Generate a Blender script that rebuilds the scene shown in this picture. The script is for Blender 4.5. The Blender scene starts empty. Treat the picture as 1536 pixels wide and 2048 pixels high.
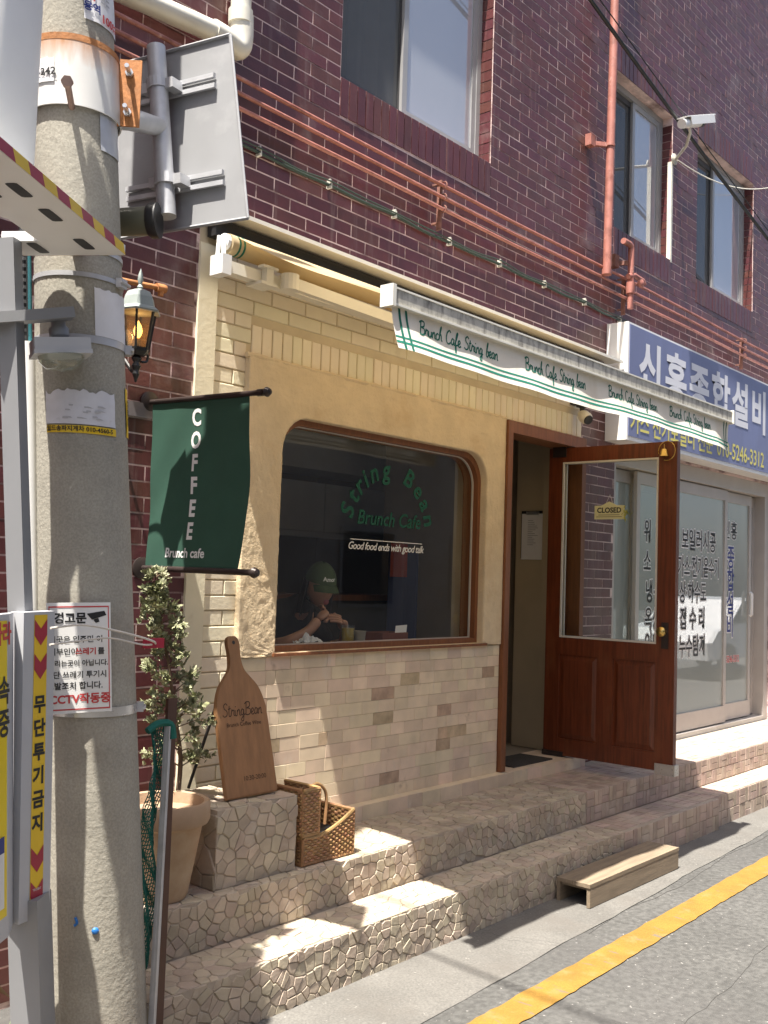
import bpy, bmesh, math, random
from mathutils import Vector, Matrix, Quaternion
from mathutils import noise as mnoise
random.seed(7)
sc = bpy.context.scene
COL = sc.collection
V = Vector
# ---------------------------------------------------------------- camera
CAM = V((0.0, -3.4587, 1.6))
_y, _p, _r = math.radians(49.689), math.radians(3.595), math.radians(1.880)
FWD = V((math.sin(_y) * math.cos(_p), math.cos(_y) * math.cos(_p), math.sin(_p)))
_rt = V((math.cos(_y), -math.sin(_y), 0)); _up = _rt.cross(FWD)
RIGHT = _rt * math.cos(_r) + _up * math.sin(_r)
UP = -_rt * math.sin(_r) + _up * math.cos(_r)
cd = bpy.data.cameras.new('camera'); cam = bpy.data.objects.new('camera', cd); COL.objects.link(cam)
cam.matrix_world = Matrix(((RIGHT.x, UP.x, -FWD.x, CAM.x), (RIGHT.y, UP.y, -FWD.y, CAM.y), (RIGHT.z, UP.z, -FWD.z, CAM.z), (0, 0, 0, 1)))
cd.sensor_fit = 'HORIZONTAL'; cd.sensor_width = 36; cd.lens = 36 * 2050 / 1536
cd.clip_start = 0.05; cd.clip_end = 400
sc.camera = cam
# ---------------------------------------------------------------- sky, sun, exposure
SUN = V((0.925, 0.23, -2.47)).normalized()
w = bpy.data.worlds.new('World'); sc.world = w; w.use_nodes = True
nt = w.node_tree; bg = nt.nodes['Background']
sky = nt.nodes.new('ShaderNodeTexSky'); sky.sky_type = 'NISHITA'; sky.sun_disc = False; sky.air_density = 0.9; sky.dust_density = 4.0; sky.ozone_density = 0.4
sky.sun_elevation = math.asin(-SUN.z); sky.sun_rotation = math.atan2(-SUN.x, -SUN.y)
nt.links.new(sky.outputs[0], bg.inputs[0]); bg.inputs[1].default_value = 0.075
sl = bpy.data.lights.new('sun', 'SUN'); sl.energy = 5.0; sl.angle = math.radians(0.55); sl.color = (1.0, 0.94, 0.85)
so = bpy.data.objects.new('sun', sl); COL.objects.link(so); so.location = (-3, -2, 12)
so.rotation_euler = SUN.to_track_quat('-Z', 'Y').to_euler()
vs = sc.view_settings; vs.view_transform = 'Standard'; vs.look = 'None'; vs.gamma = 1.0; vs.exposure = 1.52
vs.use_curve_mapping = False
cy = sc.cycles; cy.use_denoising = True; cy.max_bounces = 10; cy.diffuse_bounces = 5; cy.glossy_bounces = 5; cy.transparent_max_bounces = 16
cy.caustics_reflective = False; cy.caustics_refractive = False; cy.sample_clamp_indirect = 6.0
# ---------------------------------------------------------------- helpers
ORG = {}
def worg(o): return ORG.get(o.name, V((0, 0, 0))) if o else V((0, 0, 0))
def put(o, parent, org):
    COL.objects.link(o)
    if parent is not None:
        o.parent = parent; o.location = org - worg(parent)
    else:
        o.location = org
    ORG[o.name] = V(org)
    return o
def thing(name, label, cat, loc=(0, 0, 0), group=None):
    o = bpy.data.objects.new(name, None); o.empty_display_size = 0.1
    o['label'] = label; o['category'] = cat
    if group: o['group'] = group
    return put(o, None, V(loc))
def tag(o, label, cat=None, group=None):
    o['label'] = label
    if cat: o['category'] = cat
    if group: o['group'] = group
    return o
def structure(o): o['kind'] = 'structure'; return o
def stuff(o): o['kind'] = 'stuff'; return o
def frame(ax):
    ax = V(ax).normalized()
    a = V((0, 0, 1)) if abs(ax.z) < 0.9 else V((1, 0, 0))
    u = ax.cross(a).normalized(); return u, ax.cross(u).normalized()
class MB:
    def __init__(s): s.v = []; s.f = []
    def add(s, vs_, fs): n = len(s.v); s.v += [tuple(q) for q in vs_]; s.f += [tuple(i + n for i in f) for f in fs]; return s
    def box(s, a, b):
        x0, y0, z0 = [min(a[i], b[i]) for i in range(3)]; x1, y1, z1 = [max(a[i], b[i]) for i in range(3)]
        return s.add([(x0, y0, z0), (x1, y0, z0), (x1, y1, z0), (x0, y1, z0), (x0, y0, z1), (x1, y0, z1), (x1, y1, z1), (x0, y1, z1)],
                     [(0, 3, 2, 1), (4, 5, 6, 7), (0, 1, 5, 4), (1, 2, 6, 5), (2, 3, 7, 6), (3, 0, 4, 7)])
    def obox(s, c, ux, uy, uz):
        c, ux, uy, uz = V(c), V(ux), V(uy), V(uz); q = []
        for k in (-1, 1):
            for i, j in ((-1, -1), (1, -1), (1, 1), (-1, 1)): q.append(c + ux * i + uy * j + uz * k)
        return s.add(q, [(0, 3, 2, 1), (4, 5, 6, 7), (0, 1, 5, 4), (1, 2, 6, 5), (2, 3, 7, 6), (3, 0, 4, 7)])
    def beam(s, p, q, w, h, up=(0, 0, 1)):
        p, q = V(p), V(q); a = (q - p).normalized(); sd = a.cross(V(up)).normalized(); u = sd.cross(a).normalized()
        return s.obox((p + q) / 2, (q - p) / 2, sd * w / 2, u * h / 2)
    def tube(s, pts, r, n=10, caps=True):
        pts = [V(p) for p in pts]; rs = r if isinstance(r, (list, tuple)) else [r] * len(pts)
        q = []; u0 = None
        for i, p in enumerate(pts):
            t = (pts[min(i + 1, len(pts) - 1)] - pts[max(i - 1, 0)])
            if t.length < 1e-9: t = V((0, 0, 1))
            t.normalize()
            if u0 is None: u, v = frame(t)
            else:
                u = (u0 - t * u0.dot(t)).normalized(); v = t.cross(u)
            u0 = u
            for k in range(n):
                a = 2 * math.pi * k / n; q.append(p + (u * math.cos(a) + v * math.sin(a)) * rs[i])
        f = []
        for i in range(len(pts) - 1):
            for k in range(n):
                f.append((i * n + k, i * n + (k + 1) % n, (i + 1) * n + (k + 1) % n, (i + 1) * n + k))
        if caps: f.append(tuple(range(n - 1, -1, -1))); f.append(tuple((len(pts) - 1) * n + k for k in range(n)))
        return s.add(q, f)
    def lathe(s, prof, c=(0, 0, 0), ax=(0, 0, 1), n=24, a0=0.0):
        c = V(c); ax = V(ax).normalized(); u, v = frame(ax); q = []; f = []
        for r, h in prof:
            for k in range(n):
                a = a0 + 2 * math.pi * k / n; q.append(c + ax * h + (u * math.cos(a) + v * math.sin(a)) * max(r, 1e-4))
        for i in range(len(prof) - 1):
            for k in range(n): f.append((i * n + k, i * n + (k + 1) % n, (i + 1) * n + (k + 1) % n, (i + 1) * n + k))
        f.append(tuple(range(n - 1, -1, -1))); f.append(tuple((len(prof) - 1) * n + k for k in range(n)))
        return s.add(q, f)
    def grid(s, fn, nu, nv):
        q = [fn(i / nu, j / nv) for j in range(nv + 1) for i in range(nu + 1)]
        f = [(j * (nu + 1) + i, j * (nu + 1) + i + 1, (j + 1) * (nu + 1) + i + 1, (j + 1) * (nu + 1) + i) for j in range(nv) for i in range(nu)]
        return s.add(q, f)
    def prism(s, poly, o, u, v, n, h, bev=0.0, shrink=0.9):
        o, u, v, n = V(o), V(u), V(v), V(n); k = len(poly)
        cx = sum(p[0] for p in poly) / k; cy_ = sum(p[1] for p in poly) / k
        q = [o + u * a + v * b for a, b in poly]; q += [o + u * a + v * b + n * (h - bev) for a, b in poly]
        f = [(i, (i + 1) % k, k + (i + 1) % k, k + i) for i in range(k)]
        if bev > 0:
            q += [o + u * (cx + (a - cx) * shrink) + v * (cy_ + (b - cy_) * shrink) + n * h for a, b in poly]
            f += [(k + i, k + (i + 1) % k, 2 * k + (i + 1) % k, 2 * k + i) for i in range(k)]
            f.append(tuple(range(2 * k, 3 * k)))
        else: f.append(tuple(range(k, 2 * k)))
        f.append(tuple(range(k - 1, -1, -1)))
        return s.add(q, f)
    def build(s, name, mat, parent=None, smooth=False, org=None, angle=40):
        og = V(org) if org is not None else worg(parent)
        me = bpy.data.meshes.new(name)
        me.from_pydata([(a - og.x, b - og.y, c - og.z) for a, b, c in s.v], [], s.f)
        me.materials.append(mat)
        if smooth:
            me.polygons.foreach_set('use_smooth', [True] * len(me.polygons))
            if angle < 180:
                try: me.set_sharp_from_angle(angle=math.radians(angle))
                except Exception: pass
        me.update()
        return put(bpy.data.objects.new(name, me), parent, og)
def spline(pts, n=6):
    pts = [V(p) for p in pts]; out = []
    for i in range(len(pts) - 1):
        p0 = pts[max(i - 1, 0)]; p1 = pts[i]; p2 = pts[i + 1]; p3 = pts[min(i + 2, len(pts) - 1)]
        for k in range(n):
            t = k / n
            out.append(0.5 * ((2 * p1) + (p2 - p0) * t + (2 * p0 - 5 * p1 + 4 * p2 - p3) * t * t + (3 * p1 - p0 - 3 * p2 + p3) * t ** 3))
    out.append(pts[-1]); return out
def sag(p, q, d, n=14):
    p, q = V(p), V(q); return [p.lerp(q, i / n) + V((0, 0, -4 * d * (i / n) * (1 - i / n))) for i in range(n + 1)]
def pix(P):
    d = V(P) - CAM; z = d.dot(FWD)
    if z < 0.1: return (-9999, -9999, 1e-3)
    return (768 + 2050 * d.dot(RIGHT) / z, 1024 - 2050 * d.dot(UP) / z, z)
def shown(P, m=30):
    x, y, z = pix(P); return -m < x < 1536 + m and -m < y < 2048 + m
def nz(x, y, z, s=1.0): return mnoise.noise(V((x * s, y * s, z * s)))
# ---------------------------------------------------------------- materials
def mat(name, col, rough=0.6, var=0.12, scale=6.0, bump=0.0, bscale=80.0, metal=0.0, spec=0.5, isl=0.0, stain=None, fine=0.0, stretch=None, coat=0.0, trans=0.0, stain2=None):
    m = bpy.data.materials.new(name); m.use_nodes = True; t = m.node_tree; N = t.nodes; L = t.links
    b = N['Principled BSDF']; b.inputs['Roughness'].default_value = rough; b.inputs['Metallic'].default_value = metal
    b.inputs['Specular IOR Level'].default_value = spec
    if coat: b.inputs['Coat Weight'].default_value = coat; b.inputs['Coat Roughness'].default_value = 0.15
    g = N.new('ShaderNodeNewGeometry'); pos = g.outputs['Position']
    if stretch:
        mp = N.new('ShaderNodeMapping'); mp.inputs['Scale'].default_value = stretch; L.new(pos, mp.inputs[0]); pos = mp.outputs[0]
    def noise(sc_, det=4.0, r=0.55, src=None):
        n = N.new('ShaderNodeTexNoise'); n.inputs['Scale'].default_value = sc_; n.inputs['Detail'].default_value = det; n.inputs['Roughness'].default_value = r
        L.new(src or pos, n.inputs['Vector']); return n.outputs[0]
    def math_(op, a, bb):
        n = N.new('ShaderNodeMath'); n.operation = op
        for i, q in enumerate((a, bb)):
            if isinstance(q, (int, float)): n.inputs[i].default_value = q
            else: L.new(q, n.inputs[i])
        return n.outputs[0]
    def mix(fac, a, c):
        n = N.new('ShaderNodeMix'); n.data_type = 'RGBA'
        for i, q in ((0, fac), (6, a), (7, c)):
            if isinstance(q, (int, float)): n.inputs[i].default_value = q
            elif isinstance(q, tuple): n.inputs[i].default_value = (*q[:3], 1)
            else: L.new(q, n.inputs[i])
        return n.outputs[2]
    def ramp(fac, a, c):
        n = N.new('ShaderNodeMapRange'); n.inputs[1].default_value = a; n.inputs[2].default_value = c; L.new(fac, n.inputs[0]); return n.outputs[0]
    lo = tuple(max(0, c * (1 - var)) for c in col); hi = tuple(min(1, c * (1 + var)) for c in col)
    cur = mix(ramp(noise(scale), 0.3, 0.7), lo, hi)
    if fine: cur = mix(ramp(noise(scale * 30, 2), 0.35, 0.65), mix(fine, cur, tuple(c * 0.35 for c in col)), cur)
    if isl:
        oi = N.new('ShaderNodeObjectInfo')
        r = math_('FRACT', math_('ADD', math_('MULTIPLY', g.outputs['Random Per Island'], 7.31), math_('MULTIPLY', oi.outputs['Random'], 13.7)), 0.0)
        hs = N.new('ShaderNodeHueSaturation'); L.new(cur, hs.inputs['Color'])
        L.new(math_('ADD', math_('MULTIPLY', r, 2 * isl), 1 - isl), hs.inputs['Value']); 
        r2 = math_('FRACT', math_('MULTIPLY', r, 17.3), 0.0)
        L.new(math_('ADD', math_('MULTIPLY', r2, 0.03 + isl * 0.04), 0.485 - isl * 0.02), hs.inputs['Hue'])
        cur = hs.outputs[0]
    for st in (stain, stain2):
        if st:
            c, s_, a0, a1 = st[:4]
            src = g.outputs['Position']
            if len(st) > 4:
                mp = N.new('ShaderNodeMapping'); mp.inputs['Scale'].default_value = st[4]; L.new(src, mp.inputs[0]); src = mp.outputs[0]
            cur = mix(ramp(noise(s_, 6.0, 0.62, src), a0, a1), cur, c)
    L.new(cur, b.inputs['Base Color'])
    L.new(math_('ADD', math_('MULTIPLY', noise(scale * 3), 0.2), rough - 0.1), b.inputs['Roughness'])
    if bump:
        bp = N.new('ShaderNodeBump'); bp.inputs['Strength'].default_value = min(1.0, bump); bp.inputs['Distance'].default_value = 0.004 * max(1, bump)
        L.new(noise(bscale, 5.0, 0.6), bp.inputs['Height']); L.new(bp.outputs[0], b.inputs['Normal'])
    if trans:
        tr = N.new('ShaderNodeBsdfTranslucent'); L.new(cur, tr.inputs[0]); ms = N.new('ShaderNodeMixShader'); ms.inputs[0].default_value = trans
        L.new(b.outputs[0], ms.inputs[1]); L.new(tr.outputs[0], ms.inputs[2]); L.new(ms.outputs[0], N['Material Output'].inputs[0])
    return m
def glass(name, tint=(0.9, 0.95, 0.93), matte=0.0, mattecol=(0.3, 0.33, 0.31), refl=1.5, rough=0.0, boost=0.0):
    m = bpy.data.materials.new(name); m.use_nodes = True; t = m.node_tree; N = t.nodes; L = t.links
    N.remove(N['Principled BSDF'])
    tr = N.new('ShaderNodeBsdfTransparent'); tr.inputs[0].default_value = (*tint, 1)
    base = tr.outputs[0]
    if matte:
        d = N.new('ShaderNodeBsdfDiffuse'); d.inputs[0].default_value = (*mattecol, 1)
        x = N.new('ShaderNodeMixShader'); x.inputs[0].default_value = matte; L.new(base, x.inputs[1]); L.new(d.outputs[0], x.inputs[2]); base = x.outputs[0]
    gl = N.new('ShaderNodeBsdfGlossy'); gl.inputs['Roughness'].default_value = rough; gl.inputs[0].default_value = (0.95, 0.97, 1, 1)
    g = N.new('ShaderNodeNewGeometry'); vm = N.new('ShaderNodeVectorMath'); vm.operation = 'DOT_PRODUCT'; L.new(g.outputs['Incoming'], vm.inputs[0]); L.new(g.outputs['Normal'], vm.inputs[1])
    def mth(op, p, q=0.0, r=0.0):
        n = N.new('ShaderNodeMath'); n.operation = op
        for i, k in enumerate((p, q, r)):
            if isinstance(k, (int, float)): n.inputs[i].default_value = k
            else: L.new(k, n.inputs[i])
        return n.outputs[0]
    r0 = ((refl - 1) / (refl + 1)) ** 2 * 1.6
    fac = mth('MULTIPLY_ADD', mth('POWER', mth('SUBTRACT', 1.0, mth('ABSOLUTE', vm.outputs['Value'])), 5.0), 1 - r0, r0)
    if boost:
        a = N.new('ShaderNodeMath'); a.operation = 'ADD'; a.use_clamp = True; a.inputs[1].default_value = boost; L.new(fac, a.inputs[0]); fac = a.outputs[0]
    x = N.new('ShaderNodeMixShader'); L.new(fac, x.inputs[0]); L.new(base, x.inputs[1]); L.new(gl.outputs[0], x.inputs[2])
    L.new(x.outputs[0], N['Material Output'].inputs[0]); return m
def emit(name, col, s):
    m = bpy.data.materials.new(name); m.use_nodes = True; N = m.node_tree.nodes; b = N['Principled BSDF']
    b.inputs['Base Color'].default_value = (*col, 1); b.inputs['Emission Color'].default_value = (*col, 1); b.inputs['Emission Strength'].default_value = s; return m
M = {}
M['brick'] = mat('red_brick', (0.098, 0.029, 0.028), 0.36, 0.16, 9, 0.3, 45, isl=0.14, stain=((0.30, 0.25, 0.24), 2.0, 0.58, 0.88), stain2=((0.17, 0.105, 0.095), 22.0, 0.56, 0.74, (1, 1, 0.06)))
M['mortar'] = mat('mortar', (0.68, 0.53, 0.50), 0.9, 0.15, 12, 0.3, 120, stain=((0.10, 0.05, 0.047), 4.5, 0.48, 0.66, (0.6, 1, 2.2)))
M['cream'] = mat('cream_brick_paint', (0.79, 0.71, 0.535), 0.55, 0.06, 5, 0.35, 40, isl=0.04, stain=((0.42, 0.34, 0.22), 4, 0.62, 0.9))
M['creamjoint'] = mat('cream_joint_paint', (0.62, 0.52, 0.355), 0.7, 0.1, 6, 0.2, 90)
M['plaster'] = mat('rough_plaster', (0.71, 0.575, 0.39), 0.95, 0.07, 9, 0.9, 70, spec=0.1, fine=0.08, stain=((0.55, 0.39, 0.225), 3.5, 0.55, 0.85), stain2=((0.74, 0.63, 0.44), 6, 0.62, 0.85))
M['tile'] = mat('travertine_tile', (0.72, 0.585, 0.43), 0.5, 0.12, 7, 0.08, 60, isl=0.11, stain=((0.68, 0.58, 0.47), 14, 0.60, 0.72, (1, 1, 0.35)), stain2=((0.33, 0.22, 0.14), 9, 0.63, 0.85))
M['tiledark'] = mat('dark_travertine', (0.47, 0.345, 0.235), 0.42, 0.3, 12, 0.1, 60, isl=0.2)
M['tilejoint'] = mat('tile_joint', (0.5, 0.42, 0.33), 0.9, 0.1)
M['stone'] = mat('crazy_paving_stone', (0.43, 0.36, 0.275), 0.75, 0.14, 9, 0.6, 50, isl=0.15, stain=((0.31, 0.245, 0.185), 4, 0.52, 0.80), stain2=((0.47, 0.42, 0.35), 7, 0.56, 0.72))
M['stonejoint'] = mat('paving_joint', (0.38, 0.325, 0.26), 0.9, 0.15, 10, 0.4, 90, stain=((0.3, 0.25, 0.2), 4, 0.5, 0.8))
M['redtile'] = mat('red_step_tile', (0.42, 0.325, 0.265), 0.6, 0.15, 8, 0.2, 60, isl=0.16, stain=((0.52, 0.45, 0.38), 4, 0.5, 0.8))
M['concrete'] = mat('pavement_concrete', (0.152, 0.146, 0.134), 0.9, 0.16, 3.5, 0.9, 45, fine=0.4, stain=((0.12, 0.11, 0.098), 2.6, 0.52, 0.78), stain2=((0.29, 0.28, 0.26), 40, 0.66, 0.72))
M['asphalt'] = mat('worn_asphalt', (0.10, 0.099, 0.094), 0.85, 0.2, 1.1, 1.0, 70, fine=0.6, stain=((0.075, 0.072, 0.07), 0.7, 0.5, 0.75), stain2=((0.30, 0.29, 0.275), 42, 0.64, 0.70))
M['yellowline'] = mat('yellow_road_paint', (0.27, 0.15, 0.024), 0.75, 0.2, 5, 0.5, 90, fine=0.3, stain=((0.26, 0.17, 0.06), 9, 0.54, 0.72), stain2=((0.15, 0.12, 0.08), 7, 0.625, 0.645, (3.2, 0.8, 1)))
M['pole'] = mat('pole_concrete', (0.37, 0.35, 0.295), 0.85, 0.14, 5, 0.6, 60, fine=0.3, stain=((0.25, 0.22, 0.18), 3, 0.55, 0.85), stain2=((0.62, 0.57, 0.48), 38, 0.68, 0.74))
M['galv'] = mat('galvanised_steel', (0.50, 0.51, 0.53), 0.5, 0.12, 10, 0.1, 60, metal=0.35, stain=((0.35, 0.35, 0.36), 6, 0.55, 0.8))
M['signback'] = mat('aluminium_sign_back', (0.31, 0.315, 0.325), 0.55, 0.05, 5, metal=0.1, stain=((0.48, 0.48, 0.49), 4, 0.55, 0.9))
M['rustband'] = mat('rusty_white_steel', (0.66, 0.66, 0.64), 0.5, 0.06, 5, 0.1, 60, stain=((0.36, 0.13, 0.035), 7, 0.66, 0.78, (1, 1, 0.35)))
def add_rust(m, z0, z1, col):
    t = m.node_tree; N = t.nodes; L = t.links; b = N['Principled BSDF']; src = b.inputs['Base Color'].links[0].from_socket
    g = N.new('ShaderNodeNewGeometry'); s = N.new('ShaderNodeSeparateXYZ'); L.new(g.outputs['Position'], s.inputs[0])
    mp = N.new('ShaderNodeMapping'); mp.inputs['Scale'].default_value = (1, 1, .22); L.new(g.outputs['Position'], mp.inputs[0])
    n = N.new('ShaderNodeTexNoise'); n.inputs['Scale'].default_value = 40; n.inputs['Detail'].default_value = 5; L.new(mp.outputs[0], n.inputs[0])
    a = N.new('ShaderNodeMath'); a.operation = 'MULTIPLY_ADD'; L.new(n.outputs[0], a.inputs[0]); a.inputs[1].default_value = .11; L.new(s.outputs[2], a.inputs[2])
    r = N.new('ShaderNodeMapRange'); r.inputs[1].default_value = z0; r.inputs[2].default_value = z1; L.new(a.outputs[0], r.inputs[0])
    x = N.new('ShaderNodeMix'); x.data_type = 'RGBA'; L.new(r.outputs[0], x.inputs[0]); L.new(src, x.inputs[6]); x.inputs[7].default_value = (*col, 1); L.new(x.outputs[2], b.inputs['Base Color'])
add_rust(M['rustband'], 3.13, 3.225, (.46, .20, .065))
M['rust'] = mat('rust', (0.40, 0.17, 0.06), 0.8, 0.3, 25, 0.4, 90)
M['boltrust'] = mat('rusty_bolt', (0.30, 0.2, 0.16), 0.7, 0.2, 25)
M['steel'] = mat('bright_steel', (0.62, 0.61, 0.6), 0.3, 0.1, 20, metal=0.8)
M['white'] = mat('white_plastic', (0.78, 0.78, 0.76), 0.45, 0.03, 5)
M['dirtywhite'] = mat('dirty_white_metal', (0.72, 0.69, 0.6), 0.45, 0.06, 8, stain=((0.4, 0.36, 0.28), 8, 0.6, 0.85))
M['pvc'] = mat('aged_white_pipe', (0.66, 0.64, 0.56), 0.45, 0.08, 6, stain=((0.36, 0.31, 0.24), 9, 0.56, 0.8, (1, 1, 0.3)))
M['black'] = mat('black_rubber', (0.02, 0.02, 0.021), 0.5, 0.2)
M['darkmetal'] = mat('dark_metal', (0.045, 0.033, 0.03), 0.4, 0.2, 10, metal=0.3)
M['gas'] = mat('salmon_gas_pipe_paint', (0.37, 0.15, 0.12), 0.5, 0.18, 10, stain=((0.20, 0.07, 0.05), 9, 0.52, 0.7), stain2=((0.5, 0.3, 0.25), 25, 0.6, 0.75))
M['gasrust'] = mat('rusty_pipe_bracket', (0.22, 0.10, 0.075), 0.8, 0.3, 30, 0.4)
M['teal'] = mat('teal_cable', (0.02, 0.12, 0.14), 0.5)
M['awning'] = mat('awning_fabric', (0.62, 0.50, 0.31), 0.9, 0.05, 4, 0.15, 200, trans=0.42)
M['valance'] = mat('valance_fabric', (0.76, 0.74, 0.67), 0.9, 0.05, 4, 0.15, 200, trans=0.2, stain=((0.60, 0.53, 0.40), 4, 0.52, 0.85, (1, 1, 0.3)))
M['green'] = mat('green_print', (0.0, 0.115, 0.075), 0.8, 0.08)
M['greendim'] = mat('green_window_vinyl', (0.0, 0.075, 0.048), 0.8, 0.08)
M['greenlight'] = mat('green_stripe', (0.0, 0.17, 0.115), 0.8, 0.08)
M['barwhite'] = mat('awning_white_metal', (0.76, 0.74, 0.66), 0.4, 0.05, 6)
M['barmould'] = mat('mouldy_bar', (0.50, 0.48, 0.42), 0.8, 0.15, 12, stain=((0.13, 0.12, 0.11), 14, 0.47, 0.70, (1.6, 1, 0.6)))
M['banner'] = mat('green_banner_cloth', (0.026, 0.078, 0.054), 0.75, 0.08, 6, 0.15, 300, trans=0.12)
M['print'] = mat('white_print', (0.75, 0.75, 0.73), 0.7, 0.03)
M['doorwood'] = mat('mahogany_door', (0.125, 0.029, 0.010), 0.4, 0.35, 7, 0.12, 40, stretch=(9, 9, 0.6), coat=0.1, stain=((0.19, 0.065, 0.025), 5, 0.57, 0.85, (1, 1, .5)))
M['framewood'] = mat('brown_frame_wood', (0.20, 0.075, 0.03), 0.5, 0.2, 6, 0.1, 40, stretch=(9, 9, 0.7))
M['bead'] = mat('pale_glazing_bead', (0.6, 0.56, 0.5), 0.5, 0.05)
M['brass'] = mat('brass', (0.55, 0.38, 0.12), 0.28, 0.1, metal=0.9)
M['alu'] = mat('aluminium_frame', (0.46, 0.43, 0.40), 0.45, 0.06, 5, metal=0.15)
M['darkframe'] = mat('dark_window_frame', (0.06, 0.058, 0.06), 0.4, 0.1)
M['greyframe'] = mat('grey_window_frame', (0.34, 0.34, 0.34), 0.45, 0.08, metal=0.2)
M['glass'] = glass('clear_glass', (0.93, 0.96, 0.95))
M['doorglass'] = glass('door_glass', (0.85, 0.9, 0.88), refl=1.45)
M['matteglass'] = glass('shop_glass', (0.75, 0.8, 0.78), matte=0.55, mattecol=(0.60, 0.66, 0.62), boost=0.07)  # pale diffuse share partly paints in the bright street's reflection
M['upglass'] = glass('upper_glass', (0.6, 0.64, 0.66), matte=0.62, mattecol=(0.62, 0.64, 0.69), boost=0.2)  # pale diffuse colour stands in for reflected sky and curtain
M['screen'] = glass('insect_screen', (0.55, 0.55, 0.55), matte=0.6, mattecol=(0.13, 0.135, 0.135), refl=1.3)
M['curtain'] = mat('pale_curtain', (0.5, 0.5, 0.48), 0.9, 0.1, 4)
M['room'] = mat('room_wall', (0.30, 0.25, 0.19), 0.9, 0.1, 3)
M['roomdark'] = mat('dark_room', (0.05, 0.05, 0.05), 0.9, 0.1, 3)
M['roomlight'] = mat('pale_room_wall', (0.55, 0.55, 0.52), 0.9, 0.08, 3)
M['cabinet'] = mat('white_cabinet', (0.55, 0.55, 0.53), 0.5, 0.04)
M['beigewall'] = mat('beige_door_panel', (0.46, 0.38, 0.26), 0.7, 0.06, 4)
M['blue'] = mat('blue_sign_face', (0.165, 0.19, 0.335), 0.5, 0.06, 2.0, stain=((0.19, 0.23, 0.42), 3, 0.55, 0.85, (1, 1, 0.3)))
M['letterwhite'] = mat('sign_letter_white', (0.72, 0.73, 0.78), 0.5, 0.03)
M['letteryellow'] = mat('sign_letter_yellow', (0.68, 0.62, 0.16), 0.5, 0.03)
M['ink'] = mat('black_ink', (0.015, 0.015, 0.016), 0.6, 0.05)
M['inkblue'] = mat('blue_ink', (0.02, 0.035, 0.2), 0.6, 0.05)
M['inkred'] = mat('red_ink', (0.55, 0.05, 0.05), 0.6, 0.05)
M['paper'] = mat('paper', (0.76, 0.76, 0.78), 0.85, 0.04, 12)
M['papergrey'] = mat('faded_paper', (0.66, 0.66, 0.69), 0.85, 0.08, 14, stain=((0.5, 0.5, 0.5), 25, 0.6, 0.8))
M['faint'] = mat('faint_print', (0.45, 0.45, 0.47), 0.85, 0.05)
M['yellow'] = mat('yellow_vinyl', (0.78, 0.52, 0.02), 0.4, 0.03)
M['signyellow'] = mat('yellow_board', (0.82, 0.62, 0.0), 0.4, 0.03)
M['red'] = mat('red_vinyl', (0.36, 0.02, 0.045), 0.4, 0.05)
M['greypost'] = mat('grey_post_paint', (0.25, 0.255, 0.265), 0.45, 0.05, 5, metal=0.1)
M['lightgrey'] = mat('light_grey_box', (0.48, 0.49, 0.51), 0.45, 0.04, 5)
M['lens'] = glass('clear_plastic_dome', (0.8, 0.85, 0.8), matte=0.25, mattecol=(0.5, 0.5, 0.42))
M['slot'] = mat('dark_slot', (0.03, 0.03, 0.03), 0.6)
M['terracotta'] = mat('weathered_terracotta', (0.36, 0.25, 0.16), 0.8, 0.10, 6, 0.3, 60, stain=((0.46, 0.37, 0.27), 5, 0.5, 0.8), stain2=((0.35, 0.21, 0.12), 8, 0.6, 0.85))
M['soil'] = mat('soil', (0.035, 0.025, 0.018), 0.95, 0.3, 30, 0.8, 60)
M['leaf'] = mat('conifer_leaf', (0.22, 0.235, 0.12), 0.6, 0.25, 20, isl=0.35, stain=((0.46, 0.44, 0.31), 25, 0.5, 0.68), stain2=((0.28, 0.10, 0.05), 7, 0.64, 0.76))
M['bark'] = mat('bark', (0.13, 0.085, 0.055), 0.9, 0.2, 20, 0.6)
M['oak'] = mat('oak_board', (0.30, 0.155, 0.07), 0.5, 0.15, 5, 0.1, 40, stretch=(8, 8, 0.8))
M['burn'] = mat('burnt_letter', (0.07, 0.035, 0.018), 0.7, 0.1)
M['wicker'] = mat('wicker', (0.34, 0.19, 0.085), 0.55, 0.15, 20, isl=0.2)
M['wickerdark'] = mat('wicker_rim', (0.26, 0.135, 0.06), 0.55, 0.15, 20)
M['weathered'] = mat('weathered_wood', (0.225, 0.175, 0.12), 0.8, 0.2, 5, 0.4, 50, stretch=(0.8, 9, 9), stain=((0.17, 0.125, 0.085), 6, 0.55, 0.8))
M['net'] = mat('green_net', (0.0, 0.10, 0.075), 0.7, 0.15)
M['brownboard'] = mat('brown_board', (0.075, 0.032, 0.02), 0.55, 0.15, 8)
M['cardboard'] = mat('cardboard', (0.36, 0.24, 0.14), 0.85, 0.1)
M['amber'] = glass('amber_glass', (0.75, 0.6, 0.42), matte=0.35, mattecol=(0.34, 0.25, 0.16))
M['bulb'] = emit('lit_bulb', (1.0, 0.6, 0.18), 3.0)
M['lampblack'] = mat('lamp_black_iron', (0.03, 0.03, 0.03), 0.35, 0.2, 10, metal=0.3)
M['verdigris'] = mat('lamp_roof_patina', (0.30, 0.34, 0.325), 0.5, 0.15, 10)
M['skin'] = mat('skin', (0.50, 0.27, 0.18), 0.5, 0.05)
M['lip'] = mat('lip', (0.35, 0.08, 0.07), 0.4, 0.05)
M['cap'] = mat('green_cap_cloth', (0.05, 0.085, 0.035), 0.85, 0.08)
M['hair'] = mat('black_hair', (0.008, 0.007, 0.007), 0.4, 0.2)
M['shirt'] = mat('black_shirt', (0.012, 0.012, 0.014), 0.9, 0.1)
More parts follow.
